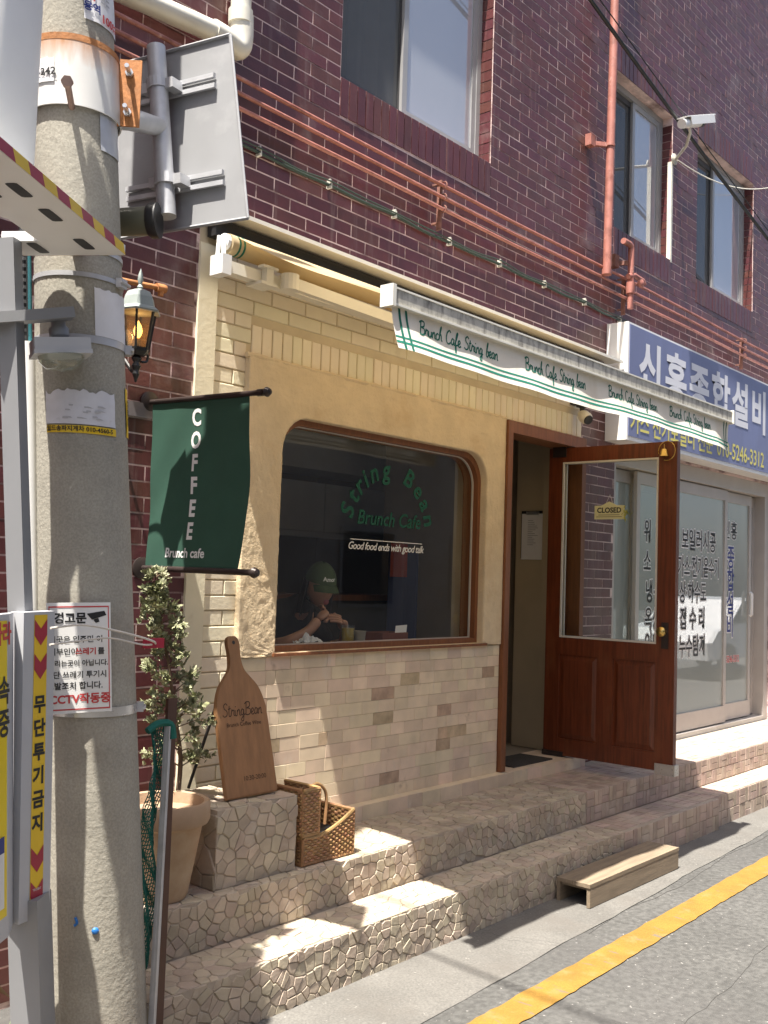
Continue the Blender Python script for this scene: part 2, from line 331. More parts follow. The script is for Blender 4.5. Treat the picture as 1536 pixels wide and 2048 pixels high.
M['juice'] = mat('orange_juice', (0.62, 0.38, 0.04), 0.3, 0.03)
M['ceramic'] = mat('white_ceramic', (0.7, 0.72, 0.74), 0.25, 0.03)
M['wall2'] = mat('pale_render', (0.42, 0.40, 0.37), 0.9, 0.08, 1.5, stain=((0.3, 0.28, 0.25), 1.2, 0.5, 0.8))
M['carwhite'] = mat('white_car_paint', (0.75, 0.75, 0.75), 0.25, 0.02, coat=0.5)
M['cable'] = mat('cable_black', (0.012, 0.014, 0.014), 0.5, 0.1)
M['cablegreen'] = mat('cable_dark_green', (0.03, 0.05, 0.04), 0.5, 0.1)
M['slate'] = mat('blank_slate', (0.16, 0.14, 0.14), 0.7, 0.1)
# ---------------------------------------------------------------- lettering
def text2d(s, size=1.0, bold=0.0, align='CENTER', shear=0.0, track=1.0, res=3):
    cu = bpy.data.curves.new('t', 'FONT'); cu.body = s; cu.size = size; cu.align_x = align; cu.align_y = 'CENTER'
    cu.shear = shear; cu.offset = bold; cu.space_character = track; cu.resolution_u = res; cu.fill_mode = 'FRONT'
    ob = bpy.data.objects.new('t', cu); COL.objects.link(ob)
    dg = bpy.context.evaluated_depsgraph_get(); e = ob.evaluated_get(dg); me = e.to_mesh()
    vs_ = [(v.co.x, v.co.y) for v in me.vertices]; fs = [tuple(p.vertices) for p in me.polygons]
    e.to_mesh_clear(); bpy.data.objects.remove(ob); bpy.data.curves.remove(cu)
    return vs_, fs
def lay(mb, s, fn, **k):
    vs_, fs = text2d(s, **k); mb.add([fn(a, b) for a, b in vs_], fs); return mb
def plane(o, u, v, off=0.0):
    o, u, v = V(o), V(u).normalized(), V(v).normalized(); n = u.cross(v)
    return lambda a, b: o + u * a + v * b + n * off
GL = {
 'B': (.65, [[(.1, 0), (.18, 1)], [(0, .85), (.2, 1), (.5, .95), (.5, .65), (.22, .53), (.55, .45), (.55, .1), (.25, 0), (.02, .08)]]),
 'r': (.38, [[(0, .1), (.08, .45), (.12, .5), (.12, .4), (.3, .45), (.28, .1), (.4, .05)]]),
 'u': (.42, [[(0, .45), (.02, .1), (.15, 0), (.3, .2), (.32, .45), (.32, .1), (.42, .03)]]),
 'n': (.4, [[(0, 0), (.05, .45), (.05, .3), (.2, .48), (.28, .35), (.28, .05), (.4, .03)]]),
 'c': (.36, [[(.3, .38), (.18, .48), (.03, .3), (.06, .05), (.2, 0), (.36, .1)]]),
 'h': (.4, [[(0, 0), (.15, .95), (.22, .95), (.05, .15), (.05, .3), (.2, .48), (.28, .35), (.28, .05), (.4, .03)]]),
 'C': (.6, [[(.5, .85), (.35, 1), (.12, .8), (.05, .35), (.15, .05), (.35, 0), (.55, .15)]]),
 'a': (.42, [[(.3, .4), (.15, .48), (.02, .25), (.08, .02), (.25, .12), (.32, .45), (.3, .08), (.42, .03)]]),
 'f': (.34, [[(0, .1), (.2, .6), (.28, .95), (.18, .95), (.1, .4), (.06, -.4), (.16, -.4), (.15, .02), (.36, .1)]]),
 'e': (.36, [[(0, .1), (.25, .3), (.2, .48), (.06, .4), (.04, .1), (.18, 0), (.36, .1)]]),
 'S': (.55, [[(.48, .85), (.32, 1), (.12, .85), (.18, .6), (.42, .4), (.4, .1), (.15, 0), (0, .15)]]),
 't': (.28, [[(.12, .8), (.06, .15), (.16, 0), (.3, .1)], [(-.02, .55), (.26, .6)]]),
 'i': (.22, [[(.05, .45), (.05, .08), (.14, 0), (.24, .08)], [(.09, .66), (.1, .74)]]),
 'g': (.42, [[(.3, .4), (.15, .48), (.02, .25), (.08, .04), (.25, .12), (.32, .45), (.26, -.35), (.1, -.42), (.06, -.25), (.42, .1)]]),
 'b': (.38, [[(.02, .1), (.2, .95), (.12, .95), (.04, .1), (.18, 0), (.32, .2), (.22, .42), (.3, .4), (.4, .38)]]),
 ' ': (.4, [])}
def script(mb, s, fn, size, wid, slant=0.12):
    tot = sum(GL[c][0] for c in s); x = -tot / 2
    for c in s:
        for st in GL[c][1]:
            p = [((x + q.x + slant * q.y) * size, (q.y - .3) * size) for q in spline([V((a, b, 0)) for a, b in st], 4)]
            vv = []; ff = []
            for i, (a, b) in enumerate(p):
                a0, b0 = p[max(i - 1, 0)]; a1, b1 = p[min(i + 1, len(p) - 1)]
                l = math.hypot(a1 - a0, b1 - b0) or 1e-6; nx, ny = -(b1 - b0) / l * wid / 2, (a1 - a0) / l * wid / 2
                vv += [fn(a + nx, b + ny), fn(a - nx, b - ny)]
                if i: ff.append((2 * i - 2, 2 * i - 1, 2 * i + 1, 2 * i))
            mb.add(vv, ff)
        x += GL[c][0]
    return mb
# ================================================================ the setting
mb = MB()
def roadz(x): return 0.0
g = 60
mb.add([(-g, -g, 0), (g, -g, 0), (g, g, 0), (-g, g, 0)], [(0, 1, 2, 3)])
structure(mb.build('road', M['asphalt']))
def kerb_y(x): return -1.15 + (x - 3.0) * 0.042 + 0.02 * nz(x, 3.1, 0, 1.7) + 0.006 * nz(x, 8, 0, 9)
mb = MB(); n = 180
for i in range(n + 1):
    x = -3 + 18 * i / n
    for j in range(5):
        t = j / 4; y = -0.55 + (kerb_y(x) + 0.55) * t
        mb.v.append((x, y, 0.0035 + 0.014 * (1 - t) + 0.003 * nz(x, y, 0, 4)))
    if i:
        for j in range(4): a = (i - 1) * 5 + j; mb.f.append((a, a + 1, a + 6, a + 5))
structure(mb.build('pavement', M['concrete'], smooth=True))
def line_y(x): return -1.345 + (x - 3.2) * 0.02
mb = MB(); n = 420
for i in range(n + 1):
    x = -4 + 20 * i / n; e = 0.008 * nz(x, 1, 0, 7) + 0.006 * nz(x, 2, 0, 23)
    mb.v += [(x, line_y(x) + 0.071 + e, 0.005), (x, line_y(x) - 0.071 + 0.008 * nz(x, 5, 0, 9) + 0.006 * nz(x, 7, 0, 25), 0.005)]
    if i: mb.f.append((2 * i - 2, 2 * i - 1, 2 * i + 1, 2 * i))
structure(mb.build('yellow_road_marking', M['yellowline']))

road = bpy.data.objects['road']; pave = bpy.data.objects['pavement']
crk = mat('crack_shadow_dirt', (0.045, 0.043, 0.04), 0.95, 0.2, 20)
def crack(parent, p, q, z, wd, seed):
    m = MB(); p, q = V((p[0], p[1], z)), V((q[0], q[1], z)); n = 40; t = (q - p).normalized(); s = V((-t.y, t.x, 0))
    for i in range(n + 1):
        c = p.lerp(q, i / n) + s * (.05 * nz(i * .11, seed, 0) + .015 * nz(i * .5, seed + 3, 0)); w_ = wd * (.35 + .65 * abs(nz(i * .3, seed + 9, 1)) * 2)
        m.v += [tuple(c + s * w_ / 2), tuple(c - s * w_ / 2)]
        if i: m.f.append((2 * i - 2, 2 * i - 1, 2 * i + 1, 2 * i))
    m.build('crack', crk, parent)
crack(road, (4.3, -1.12), (7.5, -1.0), .0012, .006, 1); crack(road, (3.4, -1.9), (6.2, -1.62), .0012, .004, 5); crack(road, (4.9, -1.5), (5.4, -2.6), .0012, .004, 8)
crack(pave, (3.9, -.80), (4.05, -1.12), .021, .004, 12); crack(pave, (6.3, -.78), (6.45, -1.0), .021, .004, 15)
# ================================================================ the brick building
bld = thing('brick_building', 'dark red brick building with a cream cafe front and upper windows', 'building', (0, 0, 0))
BL, BH, GAP = 0.217, 0.0645, 0.0072
OPEN = [(3.63, 4.96, 4.10, 5.62), (6.52, 7.47, 4.16, 5.32), (7.95, 9.20, 4.13, 5.32), (9.75, 11.0, 4.13, 5.32),
        (2.785, 6.12, 0.0, 3.10), (6.60, 9.72, 0.0, 2.58)]
SOLD = [(3.63, 4.96, 3.90, 4.10), (6.52, 7.47, 3.96, 4.16), (7.95, 9.20, 3.93, 4.13), (9.75, 11.0, 3.93, 4.13),
        (6.52, 7.47, 5.32, 5.52), (7.95, 9.20, 5.32, 5.52), (9.75, 11.0, 5.32, 5.52)]
xs = sorted(set([-4.0, 13.0] + [o[i] for o in OPEN for i in (0, 1)])); zs = sorted(set([0.0, 10.0] + [o[i] for o in OPEN for i in (2, 3)]))
mb = MB()
for i in range(len(xs) - 1):
    for j in range(len(zs) - 1):
        cx, cz = (xs[i] + xs[i + 1]) / 2, (zs[j] + zs[j + 1]) / 2
        if any(a < cx < b and c < cz < d for a, b, c, d in OPEN): continue
        mb.box((xs[i], 0.0012, zs[j]), (xs[i + 1], 0.26, zs[j + 1]))
mb.box((-4, 0.26, 9.8), (13, 9, 10)); mb.box((-4, 0.261, 0), (-3.8, 9, 9.8)); mb.box((12.8, 0.261, 0), (13, 9, 9.8)); mb.box((-3.8, 8.8, 0), (12.8, 9, 9.8))
wall = mb.build('brick_wall', M['mortar'], bld)
def brickbox(m, x0, x1, z0, z1, y0, y1):
    # front and side faces only
    m.add([(x0, y1, z0), (x1, y1, z0), (x1, y1, z1), (x0, y1, z1), (x0, y0, z0), (x1, y0, z0), (x1, y0, z1), (x0, y0, z1)],
          [(4, 5, 6, 7), (0, 1, 5, 4), (1, 2, 6, 5), (2, 3, 7, 6), (3, 0, 4, 7)])
full = MB(); brickbox(full, -(BL - GAP) / 2, (BL - GAP) / 2, -(BH - GAP) / 2, (BH - GAP) / 2, 0.0, 0.012)
BLOCK = OPEN + SOLD
whole = []; rest = MB()
def hit(x0, x1, z0, z1): return [o for o in BLOCK if o[0] < x1 - .004 and o[1] > x0 + .004 and o[2] < z1 - .004 and o[3] > z0 + .004]
for r in range(0, 126):
    z0 = 0.02 + r * BH; off = (r % 2) * BL / 2 + random.uniform(-.006, .006)
    for k in range(-4, 53):
        x0 = 0.6 + k * BL - off; x1 = x0 + BL; zc = z0 + BH / 2
        hs = hit(x0, x1, z0, z0 + BH)
        if not hs: whole.append((x0 + BL / 2, zc)); continue
        a, b = x0, x1
        for o in hs:
            if o[2] <= zc <= o[3]:
                if o[0] <= a and o[1] >= b: a = b = 0
                elif o[0] > a: b = min(b, o[0])
                else: a = max(a, o[1])
        if b - a > 0.03: brickbox(rest, a + GAP / 2, b - GAP / 2, z0 + GAP / 2, z0 + BH - GAP / 2, random.uniform(-.0012, .0006), 0.012)
def barea(p):
    x, y, z = pix((p[0], 0, p[1])); dx, _, _ = pix((p[0] + .1, 0, p[1]))
    if not (-20 < x < 1556 and -20 < y < 2068): return 0
    if x < 262 and not (40 < x < 75): return 0
    if 240 < x < 490 and 90 < y < 455: return 0
    if x > 1235 and y > 640 and p[1] < 3.43: return 0
    return (dx - x) / z
whole.sort(key=barea, reverse=True)
def place_bricks(lst, mesh_src, parent, m, yj=.001, name='brick'):
    me = None
    for (x, z) in lst:
        if me is None:
            o = mesh_src.build(name, m, None, org=(0, 0, 0)); me = o.data; COL.objects.unlink(o)
        else: o = bpy.data.objects.new(name, me)
        put(o, parent, V((x, random.uniform(-yj, yj * .6), z)))
        o.rotation_euler = (random.uniform(-.006, .006), random.uniform(-.005, .005), random.uniform(-.003, .003))
place_bricks(whole[:300], full, wall, M['brick'])
for (x, z) in whole[300:]: brickbox(rest, x - (BL - GAP) / 2, x + (BL - GAP) / 2, z - (BH - GAP) / 2, z + (BH - GAP) / 2, random.uniform(-.0012, .0006), 0.012)
for (a, b, c, d) in SOLD:
    k = round((b - a) / BH); wd = (b - a) / k
    for i in range(k): brickbox(rest, a + i * wd + GAP / 2, a + (i + 1) * wd - GAP / 2, c + GAP / 2, d - GAP / 2, -0.004 + random.uniform(-.001, .001), 0.012)
# brick reveals at the sides of the upper windows
for (a, b, c, d) in OPEN[:4]:
    k = int((d - c) / BH)
    for i in range(k):
        z0 = c + i * BH + GAP / 2; z1 = z0 + BH - GAP
        rest.add([(b - .006, .006, z0), (b - .006, .1, z0), (b - .006, .1, z1), (b - .006, .006, z1), (b, .006, z0), (b, .1, z0), (b, .1, z1), (b, .006, z1)], [(3, 2, 1, 0), (0, 1, 5, 4), (3, 7, 6, 2), (0, 4, 7, 3), (1, 2, 6, 5)])
        rest.add([(a + .006, .006, z0), (a + .006, .1, z0), (a + .006, .1, z1), (a + .006, .006, z1), (a, .006, z0), (a, .1, z0), (a, .1, z1), (a, .006, z1)], [(0, 1, 2, 3), (0, 4, 5, 1), (3, 2, 6, 7), (0, 3, 7, 4), (1, 5, 6, 2)])
stuff(rest.build('brick_courses', M['brick'], wall))
# ---- upper windows
def upper_window(a, b, c, d, mid, screen_left=True, curtain=None):
    f = MB(); y0, y1 = .085, .15; t = .045
    for p, q in (((a, c), (b, c + t)), ((a, d - t), (b, d)), ((a, c + t), (a + t, d - t)), ((b - t, c + t), (b, d - t))): f.box((p[0], y0, p[1]), (q[0], y1, q[1]))
    win = f.build('window', M['greyframe'], bld)
    s = MB()
    for (p0, p1, yy) in ((a + t, mid + .02, .112), (mid - .02, b - t, .09)):
        for p, q in (((p0, c + t), (p1, c + t + .04)), ((p0, d - t - .04), (p1, d - t)), ((p0, c + t + .04), (p0 + .04, d - t - .04)), ((p1 - .04, c + t + .04), (p1, d - t - .04))):
            s.box((p[0], yy, p[1]), (q[0], yy + .02, q[1]))
        s2 = s.build('sash', M['darkframe'] if yy > .1 else M['greyframe'], win); s = MB()
        pn = MB(); pn.add([(p0 + .035, yy + .01, c + t + .035), (p1 - .035, yy + .01, c + t + .035), (p1 - .035, yy + .01, d - t - .035), (p0 + .035, yy + .01, d - t - .035)], [(0, 1, 2, 3)])
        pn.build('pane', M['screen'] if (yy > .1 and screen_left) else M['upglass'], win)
    sl_ = MB(); sl_.add([(a, .0, c - .012), (b, .0, c - .012), (b, .086, c + .012), (a, .086, c + .012), (a, .0, c - .03), (b, .0, c - .03), (b, .086, c - .03), (a, .086, c - .03)], [(0, 1, 2, 3), (4, 7, 6, 5), (4, 5, 1, 0), (5, 6, 2, 1), (7, 4, 0, 3), (6, 7, 3, 2)])
    sl_.build('sill', M['greyframe'], win)
    cu = MB()
    k = 60
    def fn(u, v): x = a + .05 + (b - a - .1) * u; return (x, .26 + .025 * math.sin(u * 60) * (1 + .3 * math.sin(u * 17)), c + .03 + (d - c - .06) * v)
    cu.grid(fn, k, 1); cu.build('curtain', M['curtain'], win, smooth=True)
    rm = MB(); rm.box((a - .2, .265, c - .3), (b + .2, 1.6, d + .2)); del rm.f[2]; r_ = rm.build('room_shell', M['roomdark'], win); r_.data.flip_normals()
    return win
upper_window(3.63, 4.96, 4.10, 5.62, 4.24); upper_window(6.52, 7.47, 4.16, 5.32, 6.98)
upper_window(7.95, 9.20, 4.13, 5.32, 8.50); upper_window(9.75, 11.0, 4.13, 5.32, 10.3)
# white painted strip on the right jamb of the middle window
mb = MB(); mb.box((7.448, -.005, 4.14), (7.474, .03, 4.95)); mb.build('painted_jamb', M['pvc'], bld)
# ---- cream cafe front
WX0, WX1, WZ0, WZ1, WR = 3.30, 4.975, 1.232, 2.338, 0.17     # big window hole
DX0, DX1, DZ1 = 5.165, 6.115, 2.57                             # doorway incl. frame
mb = MB()
cs = [(3.25, 5.03, 1.19, 2.39), (DX0, DX1, 0.44, DZ1)]
xs = sorted(set([2.785, 6.12] + [o[i] for o in cs for i in (0, 1)])); zs = sorted(set([0.30, 3.10] + [o[i] for o in cs for i in (2, 3)]))
for i in range(len(xs) - 1):
    for j in range(len(zs) - 1):
        cx, cz = (xs[i] + xs[i + 1]) / 2, (zs[j] + zs[j + 1]) / 2
        if any(a < cx < b and c < cz < d for a, b, c, d in cs): continue
        mb.box((xs[i], 0.006, zs[j]), (xs[i + 1], 0.25, zs[j + 1]))
front = mb.build('cafe_front', M['creamjoint'], bld)
mb = MB(); mb.box((2.783, -.012, .38), (2.886, .02, 3.02)); mb.build('pilaster_strip', M['cream'], front)
G2 = 0.006; BL, BH = 0.222, 0.067
def cream_piece(x0, x1, z0, z1, y=None):
    m = MB(); y = random.uniform(-.003, 0) if y is None else y; c = ((x0 + x1) / 2, 0, (z0 + z1) / 2); b = .003
    q = [(x0, .008, z0), (x1, .008, z0), (x1, .008, z1), (x0, .008, z1), (x0, y + b, z0), (x1, y + b, z0), (x1, y + b, z1), (x0, y + b, z1), (x0 + b, y, z0 + b), (x1 - b, y, z0 + b), (x1 - b, y, z1 - b), (x0 + b, y, z1 - b)]
    m.add(q, [(0, 1, 5, 4), (1, 2, 6, 5), (2, 3, 7, 6), (3, 0, 4, 7), (4, 5, 9, 8), (5, 6, 10, 9), (6, 7, 11, 10), (7, 4, 8, 11), (8, 9, 10, 11)])
    m.build('cream_brick', M['cream'], front)
r = 0; z = 0.355
while z < 3.02:
    off = (r % 2) * BL / 2
    for k in range(-2, 18):
        a = 2.89 + k * BL - off; b = a + BL; a = max(a, 2.889); b = min(b, 6.118); z1 = z + BH
        if z < 2.58:
            if a < 3.075 and z > .3: b = min(b, 3.078)
            elif a > 3.07: continue
        elif z < 2.725:
            b = min(b, 3.105)
        if b - a < .035: continue
        cream_piece(a + G2 / 2, b - G2 / 2, z + G2 / 2, z1 - G2 / 2)
    z += BH; r += 1
k = 46; wd = (6.118 - 3.105) / k
for i in range(k): cream_piece(3.105 + i * wd + G2 / 2, 3.105 + (i + 1) * wd - G2 / 2, 2.583, 2.725, random.uniform(-.003, 0))
# plaster surround with a rounded window hole
def loop(n=176):
    pts = []; seg = []
    seg.append([(WX0, WZ0), (WX1, WZ0)])
    path = []
    def ln(p, q, m): path.extend([(p[0] + (q[0] - p[0]) * i / m, p[1] + (q[1] - p[1]) * i / m) for i in range(m)])
    ln((WX0, WZ0), (WX1, WZ0), 110); ln((WX1, WZ0), (WX1, WZ1 - WR), 76)
    path.extend([(WX1 - WR + WR * math.cos(i / 30 * math.pi / 2), WZ1 - WR + WR * math.sin(i / 30 * math.pi / 2)) for i in range(30)])
    ln((WX1 - WR, WZ1), (WX0 + WR, WZ1), 100)
    path.extend([(WX0 + WR + WR * math.cos(math.pi / 2 + i / 30 * math.pi / 2), WZ1 - WR + WR * math.sin(math.pi / 2 + i / 30 * math.pi / 2)) for i in range(30)])
    ln((WX0, WZ1 - WR), (WX0, WZ0), 76)
    return path
IN = loop(); PX0, PX1, PZ0, PZ1 = 3.073, 5.163, 1.218, 2.578
def outer(p):
    x, zz = p; best = None
    if zz <= WZ0 + 1e-6: return (PX0 + (x - WX0) / (WX1 - WX0) * (PX1 - PX0), PZ0)
    c = ((WX0 + WX1) / 2, (WZ0 + WZ1) / 2 - .1); dx, dz = x - c[0], zz - c[1]; t = 1e9
    if dx > 1e-9: t = min(t, (PX1 - c[0]) / dx)
    if dx < -1e-9: t = min(t, (PX0 - c[0]) / dx)
    if dz > 1e-9: t = min(t, (PZ1 - c[1]) / dz)
    if dz < -1e-9: t = min(t, (PZ0 - c[1]) / dz)
    return (c[0] + dx * t, c[1] + dz * t)
mb = MB(); NR = 34; n = len(IN)
rows = []
for j in range(NR + 4):
    row = []
    for i, p in enumerate(IN):
        q = outer(p)
        if j == 0: x, zz, y = q[0], q[1], .004
        elif j <= NR:
            t = (j - 1) / (NR - 1); x, zz = q[0] + (p[0] - q[0]) * t, q[1] + (p[1] - q[1]) * t
            d = nz(x, 0, zz, 3) * .0015 + nz(x, 4, zz, 22) * .0012 + max(0, nz(x, 9, zz, 38)) * .0042 + nz(x, 2, zz, 95) * .0022
            y = -.028 - d * (1.0 if j > 1 else .4)
        else: x, zz = p; y = (-.015, .02, .06)[j - NR - 1]
        row.append((x, y, zz))
    rows.append(row)
for row in rows: mb.v += row
for j in range(len(rows) - 1):
    for i in range(n): mb.f.append((j * n + i, j * n + (i + 1) % n, (j + 1) * n + (i + 1) % n, (j + 1) * n + i))
mb.build('plaster_surround', M['plaster'], front, smooth=True, angle=180)
mb = MB(); pts = [(3.06 + 2.1 * i / 60, -.022 + .004 * nz(i, 0, 0, .9), 2.579 + .004 * nz(i, 3, 0, .7)) for i in range(61)]
mb.tube(pts, [.011 + .004 * nz(i, 7, 0, .8) for i in range(61)], 7); mb.build('plaster_lip', M['plaster'], front, smooth=True)
# big cafe window: wooden liner, bead, glass, lettering
def ring(mbx, grow, y0, y1, th):
    c = ((WX0 + WX1) / 2, (WZ0 + WZ1) / 2); nn = len(IN)
    def sc_(p, g): return (c[0] + (p[0] - c[0]) * (1 + g / (WX1 - WX0) * 2), c[1] + (p[1] - c[1]) * (1 + g / (WZ1 - WZ0) * 2))
    A = [sc_(p, grow) for p in IN]; B = [sc_(p, grow - th) for p in IN]
    b0 = len(mbx.v)
    for L_, y in ((A, y0), (B, y0), (B, y1), (A, y1)): mbx.v += [(p[0], y, p[1]) for p in L_]
    for k in range(4):
        for i in range(nn): mbx.f.append((b0 + k * nn + i, b0 + k * nn + (i + 1) % nn, b0 + ((k + 1) % 4) * nn + (i + 1) % nn, b0 + ((k + 1) % 4) * nn + i))
mb = MB(); ring(mb, .0, .018, .125, .028); cwin = mb.build('cafe_window', M['framewood'], bld, smooth=True)
mb = MB(); ring(mb, -.026, .050, .062, .007); mb.build('glazing_bead', M['bead'], cwin, smooth=True)
mb = MB(); mb.prism([((WX0 + WX1) / 2 + (p[0] - (WX0 + WX1) / 2) * .972, (WZ0 + WZ1) / 2 + (p[1] - (WZ0 + WZ1) / 2) * .957) for p in IN], (0, .056, 0), (1, 0, 0), (0, 0, 1), (0, 1, 0), .004); mb.f = mb.f[-1:]
mb.build('pane', M['glass'], cwin)
mb = MB(); mb.box((3.285, -.042, 1.217), (5.0, .10, 1.231)); mb.build('sill', M['framewood'], cwin)
GY = .0535
mb = MB(); word = 'String Bean'; cxa, cza, R_ = 4.19, 1.83, .335
adv = [.9, .62, .62, .45, .85, .9, .75, 1.0, .8, .82, .85]; tot = sum(adv); acc = 0
for ch, w_ in zip(word, adv):
    a = math.radians(172) - math.radians(164) * (acc + w_ / 2) / tot; acc += w_
    if ch == ' ': continue
    o = V((cxa + R_ * 1.04 * math.cos(a), GY, cza + R_ * math.sin(a))); tx = V((math.sin(a), 0, -math.cos(a))); ty = V((math.cos(a), 0, math.sin(a)))
    lay(mb, ch, lambda p, q, o=o, tx=tx, ty=ty: o + tx * p + ty * q, size=.14, bold=.0035, shear=.12)
lay(mb, 'Brunch Cafe', lambda p, q: V((4.19 + p, GY, 1.90 + q)), size=.105, bold=.002, shear=.2)
mb.build('green_lettering', M['greendim'], cwin)
mb = MB(); lay(mb, 'Good food ends with good talk', lambda p, q: V((4.175 + p, GY, 1.752 + q)), size=.055, bold=.0006, shear=.28, track=.9)
mb.box((3.88, GY - .0005, 1.784), (4.475, GY, 1.788)); mb.build('white_lettering', M['print'], cwin)
# tiled dado under the window
mb = MB(); mb.box((3.085, -.012, .46), (5.163, .006, 1.217)); dado = mb.build('tiled_dado', M['tilejoint'], bld)
rows_ = 12; th = (1.216 - .462) / rows_
for j in range(rows_):
    x = 3.087; z0 = .462 + j * th; first = True
    while x < 5.16:
        wd = random.choice((.06, .09, .11, .13, .13, .16, .18)) if not first else random.uniform(.05, .2)
        first = False; x1 = min(x + wd, 5.161)
        if 5.161 - x1 < .04: x1 = 5.161
        m = MB(); y = -.018 + random.uniform(-.0012, .0006); b = .0012; g_ = .0012
        a, bb, c, d = x + g_ / 2, x1 - g_ / 2, z0 + g_ / 2, z0 + th - g_ / 2
        q = [(a, -.011, c), (bb, -.011, c), (bb, -.011, d), (a, -.011, d), (a, y + b, c), (bb, y + b, c), (bb, y + b, d), (a, y + b, d), (a + b, y, c + b), (bb - b, y, c + b), (bb - b, y, d - b), (a + b, y, d - b)]
        m.add(q, [(0, 1, 5, 4), (1, 2, 6, 5), (2, 3, 7, 6), (3, 0, 4, 7), (4, 5, 9, 8), (5, 6, 10, 9), (6, 7, 11, 10), (7, 4, 8, 11), (8, 9, 10, 11)])
        m.build('tile', M['tiledark'] if random.random() < .08 else M['tile'], dado); x = x1
# ledge along the foot of the wall
mb = MB(); mb.box((3.05, -.075, .38), (6.12, -.0125, .462)); mb.box((5.165, -.0125, .38), (6.12, .25, .458)); led = mb.build('wall_ledge', M['tilejoint'], bld)
x = 3.052
while x < 6.11:
    x1 = min(x + random.choice((.12, .16, .2, .2)), 6.118); m = MB(); m.box((x + .001, -.081 + random.uniform(-.001, .001), .386), (x1 - .001, -.0752, .464)); m.build('tile', M['tile'], led); x = x1
mb = MB(); mb.box((3.052, -.0749, .4625), (5.163, -.02, .4645)); mb.build('ledge_top', M['tile'], led)
mb = MB(); mb.box((5.217, -.0745, .4585), (6.06, .25, .4645)); mb.build('threshold_slab', M['tile'], led)
# door frame
mb = MB(); mb.box((5.165, -.045, .4655), (5.216, .13, 2.498)); mb.box((6.062, -.045, .4655), (6.113, .13, 2.498)); mb.box((5.165, -.045, 2.498), (6.113, .13, 2.57)); mb.build('door_frame', M['framewood'], bld)
# ---- the open door, swung out square to the wall
DX = 5.95; D0, D1 = .13, -.775; DB, DT = .475, 2.49
def dbox(y0, y1, z0, z1, t=.021): return ((DX - t, y0, z0), (DX + t, y1, z1))
mb = MB()
mb.box(*dbox(D0, D0 - .105, DB, DT)); mb.box(*dbox(D1 + .12, D1, DB, DT)); mb.box(*dbox(D0 - .105, D1 + .12, 2.395, DT)); mb.box(*dbox(D0 - .105, D1 + .12, 1.13, 1.24)); mb.box(*dbox(D0 - .105, D1 + .12, DB, .585)); mb.box(*dbox(-.255, -.365, .585, 1.13))
door = tag(mb.build('door', M['doorwood'], bld), 'open mahogany door with a glazed upper half')
for (ya, yb) in ((.025, -.255), (-.365, -.655)):
    m = MB(); ym, zm = (ya + yb) / 2, (.585 + 1.13) / 2
    m.box((DX - .012, ya, .585), (DX + .012, yb, 1.13)); e = .035
    for sx in (-1, 1):
        x0, x1 = DX + sx * .012, DX + sx * .019
        A = [(x0, ya - .008, .593), (x0, yb + .008, .593), (x0, yb + .008, 1.122), (x0, ya - .008, 1.122)]; B = [(x1, ya - e, .585 + e), (x1, yb + e, .585 + e), (x1, yb + e, 1.13 - e), (x1, ya - e, 1.13 - e)]
        m.add(A + B, [(4, 5, 6, 7), (0, 1, 5, 4), (1, 2, 6, 5), (2, 3, 7, 6), (3, 0, 4, 7)])
    m.build('door_panel', M['doorwood'], door)
mb = MB(); mb.add([(DX, .025, 1.24), (DX, -.655, 1.24), (DX, -.655, 2.395), (DX, .025, 2.395)], [(0, 1, 2, 3)]); mb.build('pane', M['doorglass'], door)
mb = MB()
for s in (-1, 1):
    x0, x1 = DX + s * .012, DX + s * .0235
    for a, b, c, d in ((.0245, .013, 1.2405, 2.3945), (-.643, -.6545, 1.2405, 2.3945), (.013, -.643, 1.2405, 1.252), (.013, -.643, 2.383, 2.3945)): mb.box((min(x0, x1), a, c), (max(x0, x1), b, d))
mb.build('glazing_bead', M['bead'], door)
kn = MB(); kn.box((DX - .025, -.735, 1.215), (DX - .0212, -.69, 1.375)); kn.build('lock_plate', M['darkmetal'], door)
mb = MB(); mb.lathe([(.012, 0), (.012, .022), (.02, .03), (.03, .045), (.03, .058), (.02, .068), (.0, .07)], (DX - .0255, -.712, 1.32), (-1, 0, 0), 18); mb.build('knob', M['brass'], door, smooth=True)
mb = MB(); mb.box((DX - .03, -.66, .455), (DX + .03, -.79, .52)); mb.build('corner_plate', M['steel'], door)
for q0, q1 in (((DX - .028, .10, 2.43), (DX + .028, .0, 2.515)), ((DX - .028, .135, .468), (DX + .028, -.02, .5))):
    mb = MB(); mb.box(q0, q1); mb.build('pivot_hinge', M['darkmetal'], door)
# beige wall inside the doorway
mb = MB(); mb.box((6.115, .26, .46), (6.2, .50, 2.9)); mb.build('entry_wall', M['beigewall'], bld)
mb = MB(); mb.box((6.075, .131, .466), (6.1145, .262, 2.56)); mb.build('entry_jamb', M['beigewall'], bld)
# ---- cafe room
mb = MB(); mb.box((2.6, .262, .455), (7.3, 3.6, 2.95)); del mb.f[2]; o = mb.build('cafe_room', M['room'], bld); o.data.flip_normals()
mb = MB(); mb.box((6.2, .264, .456), (6.3, 1.8, 2.94)); mb.build('partition', M['room'], bld)
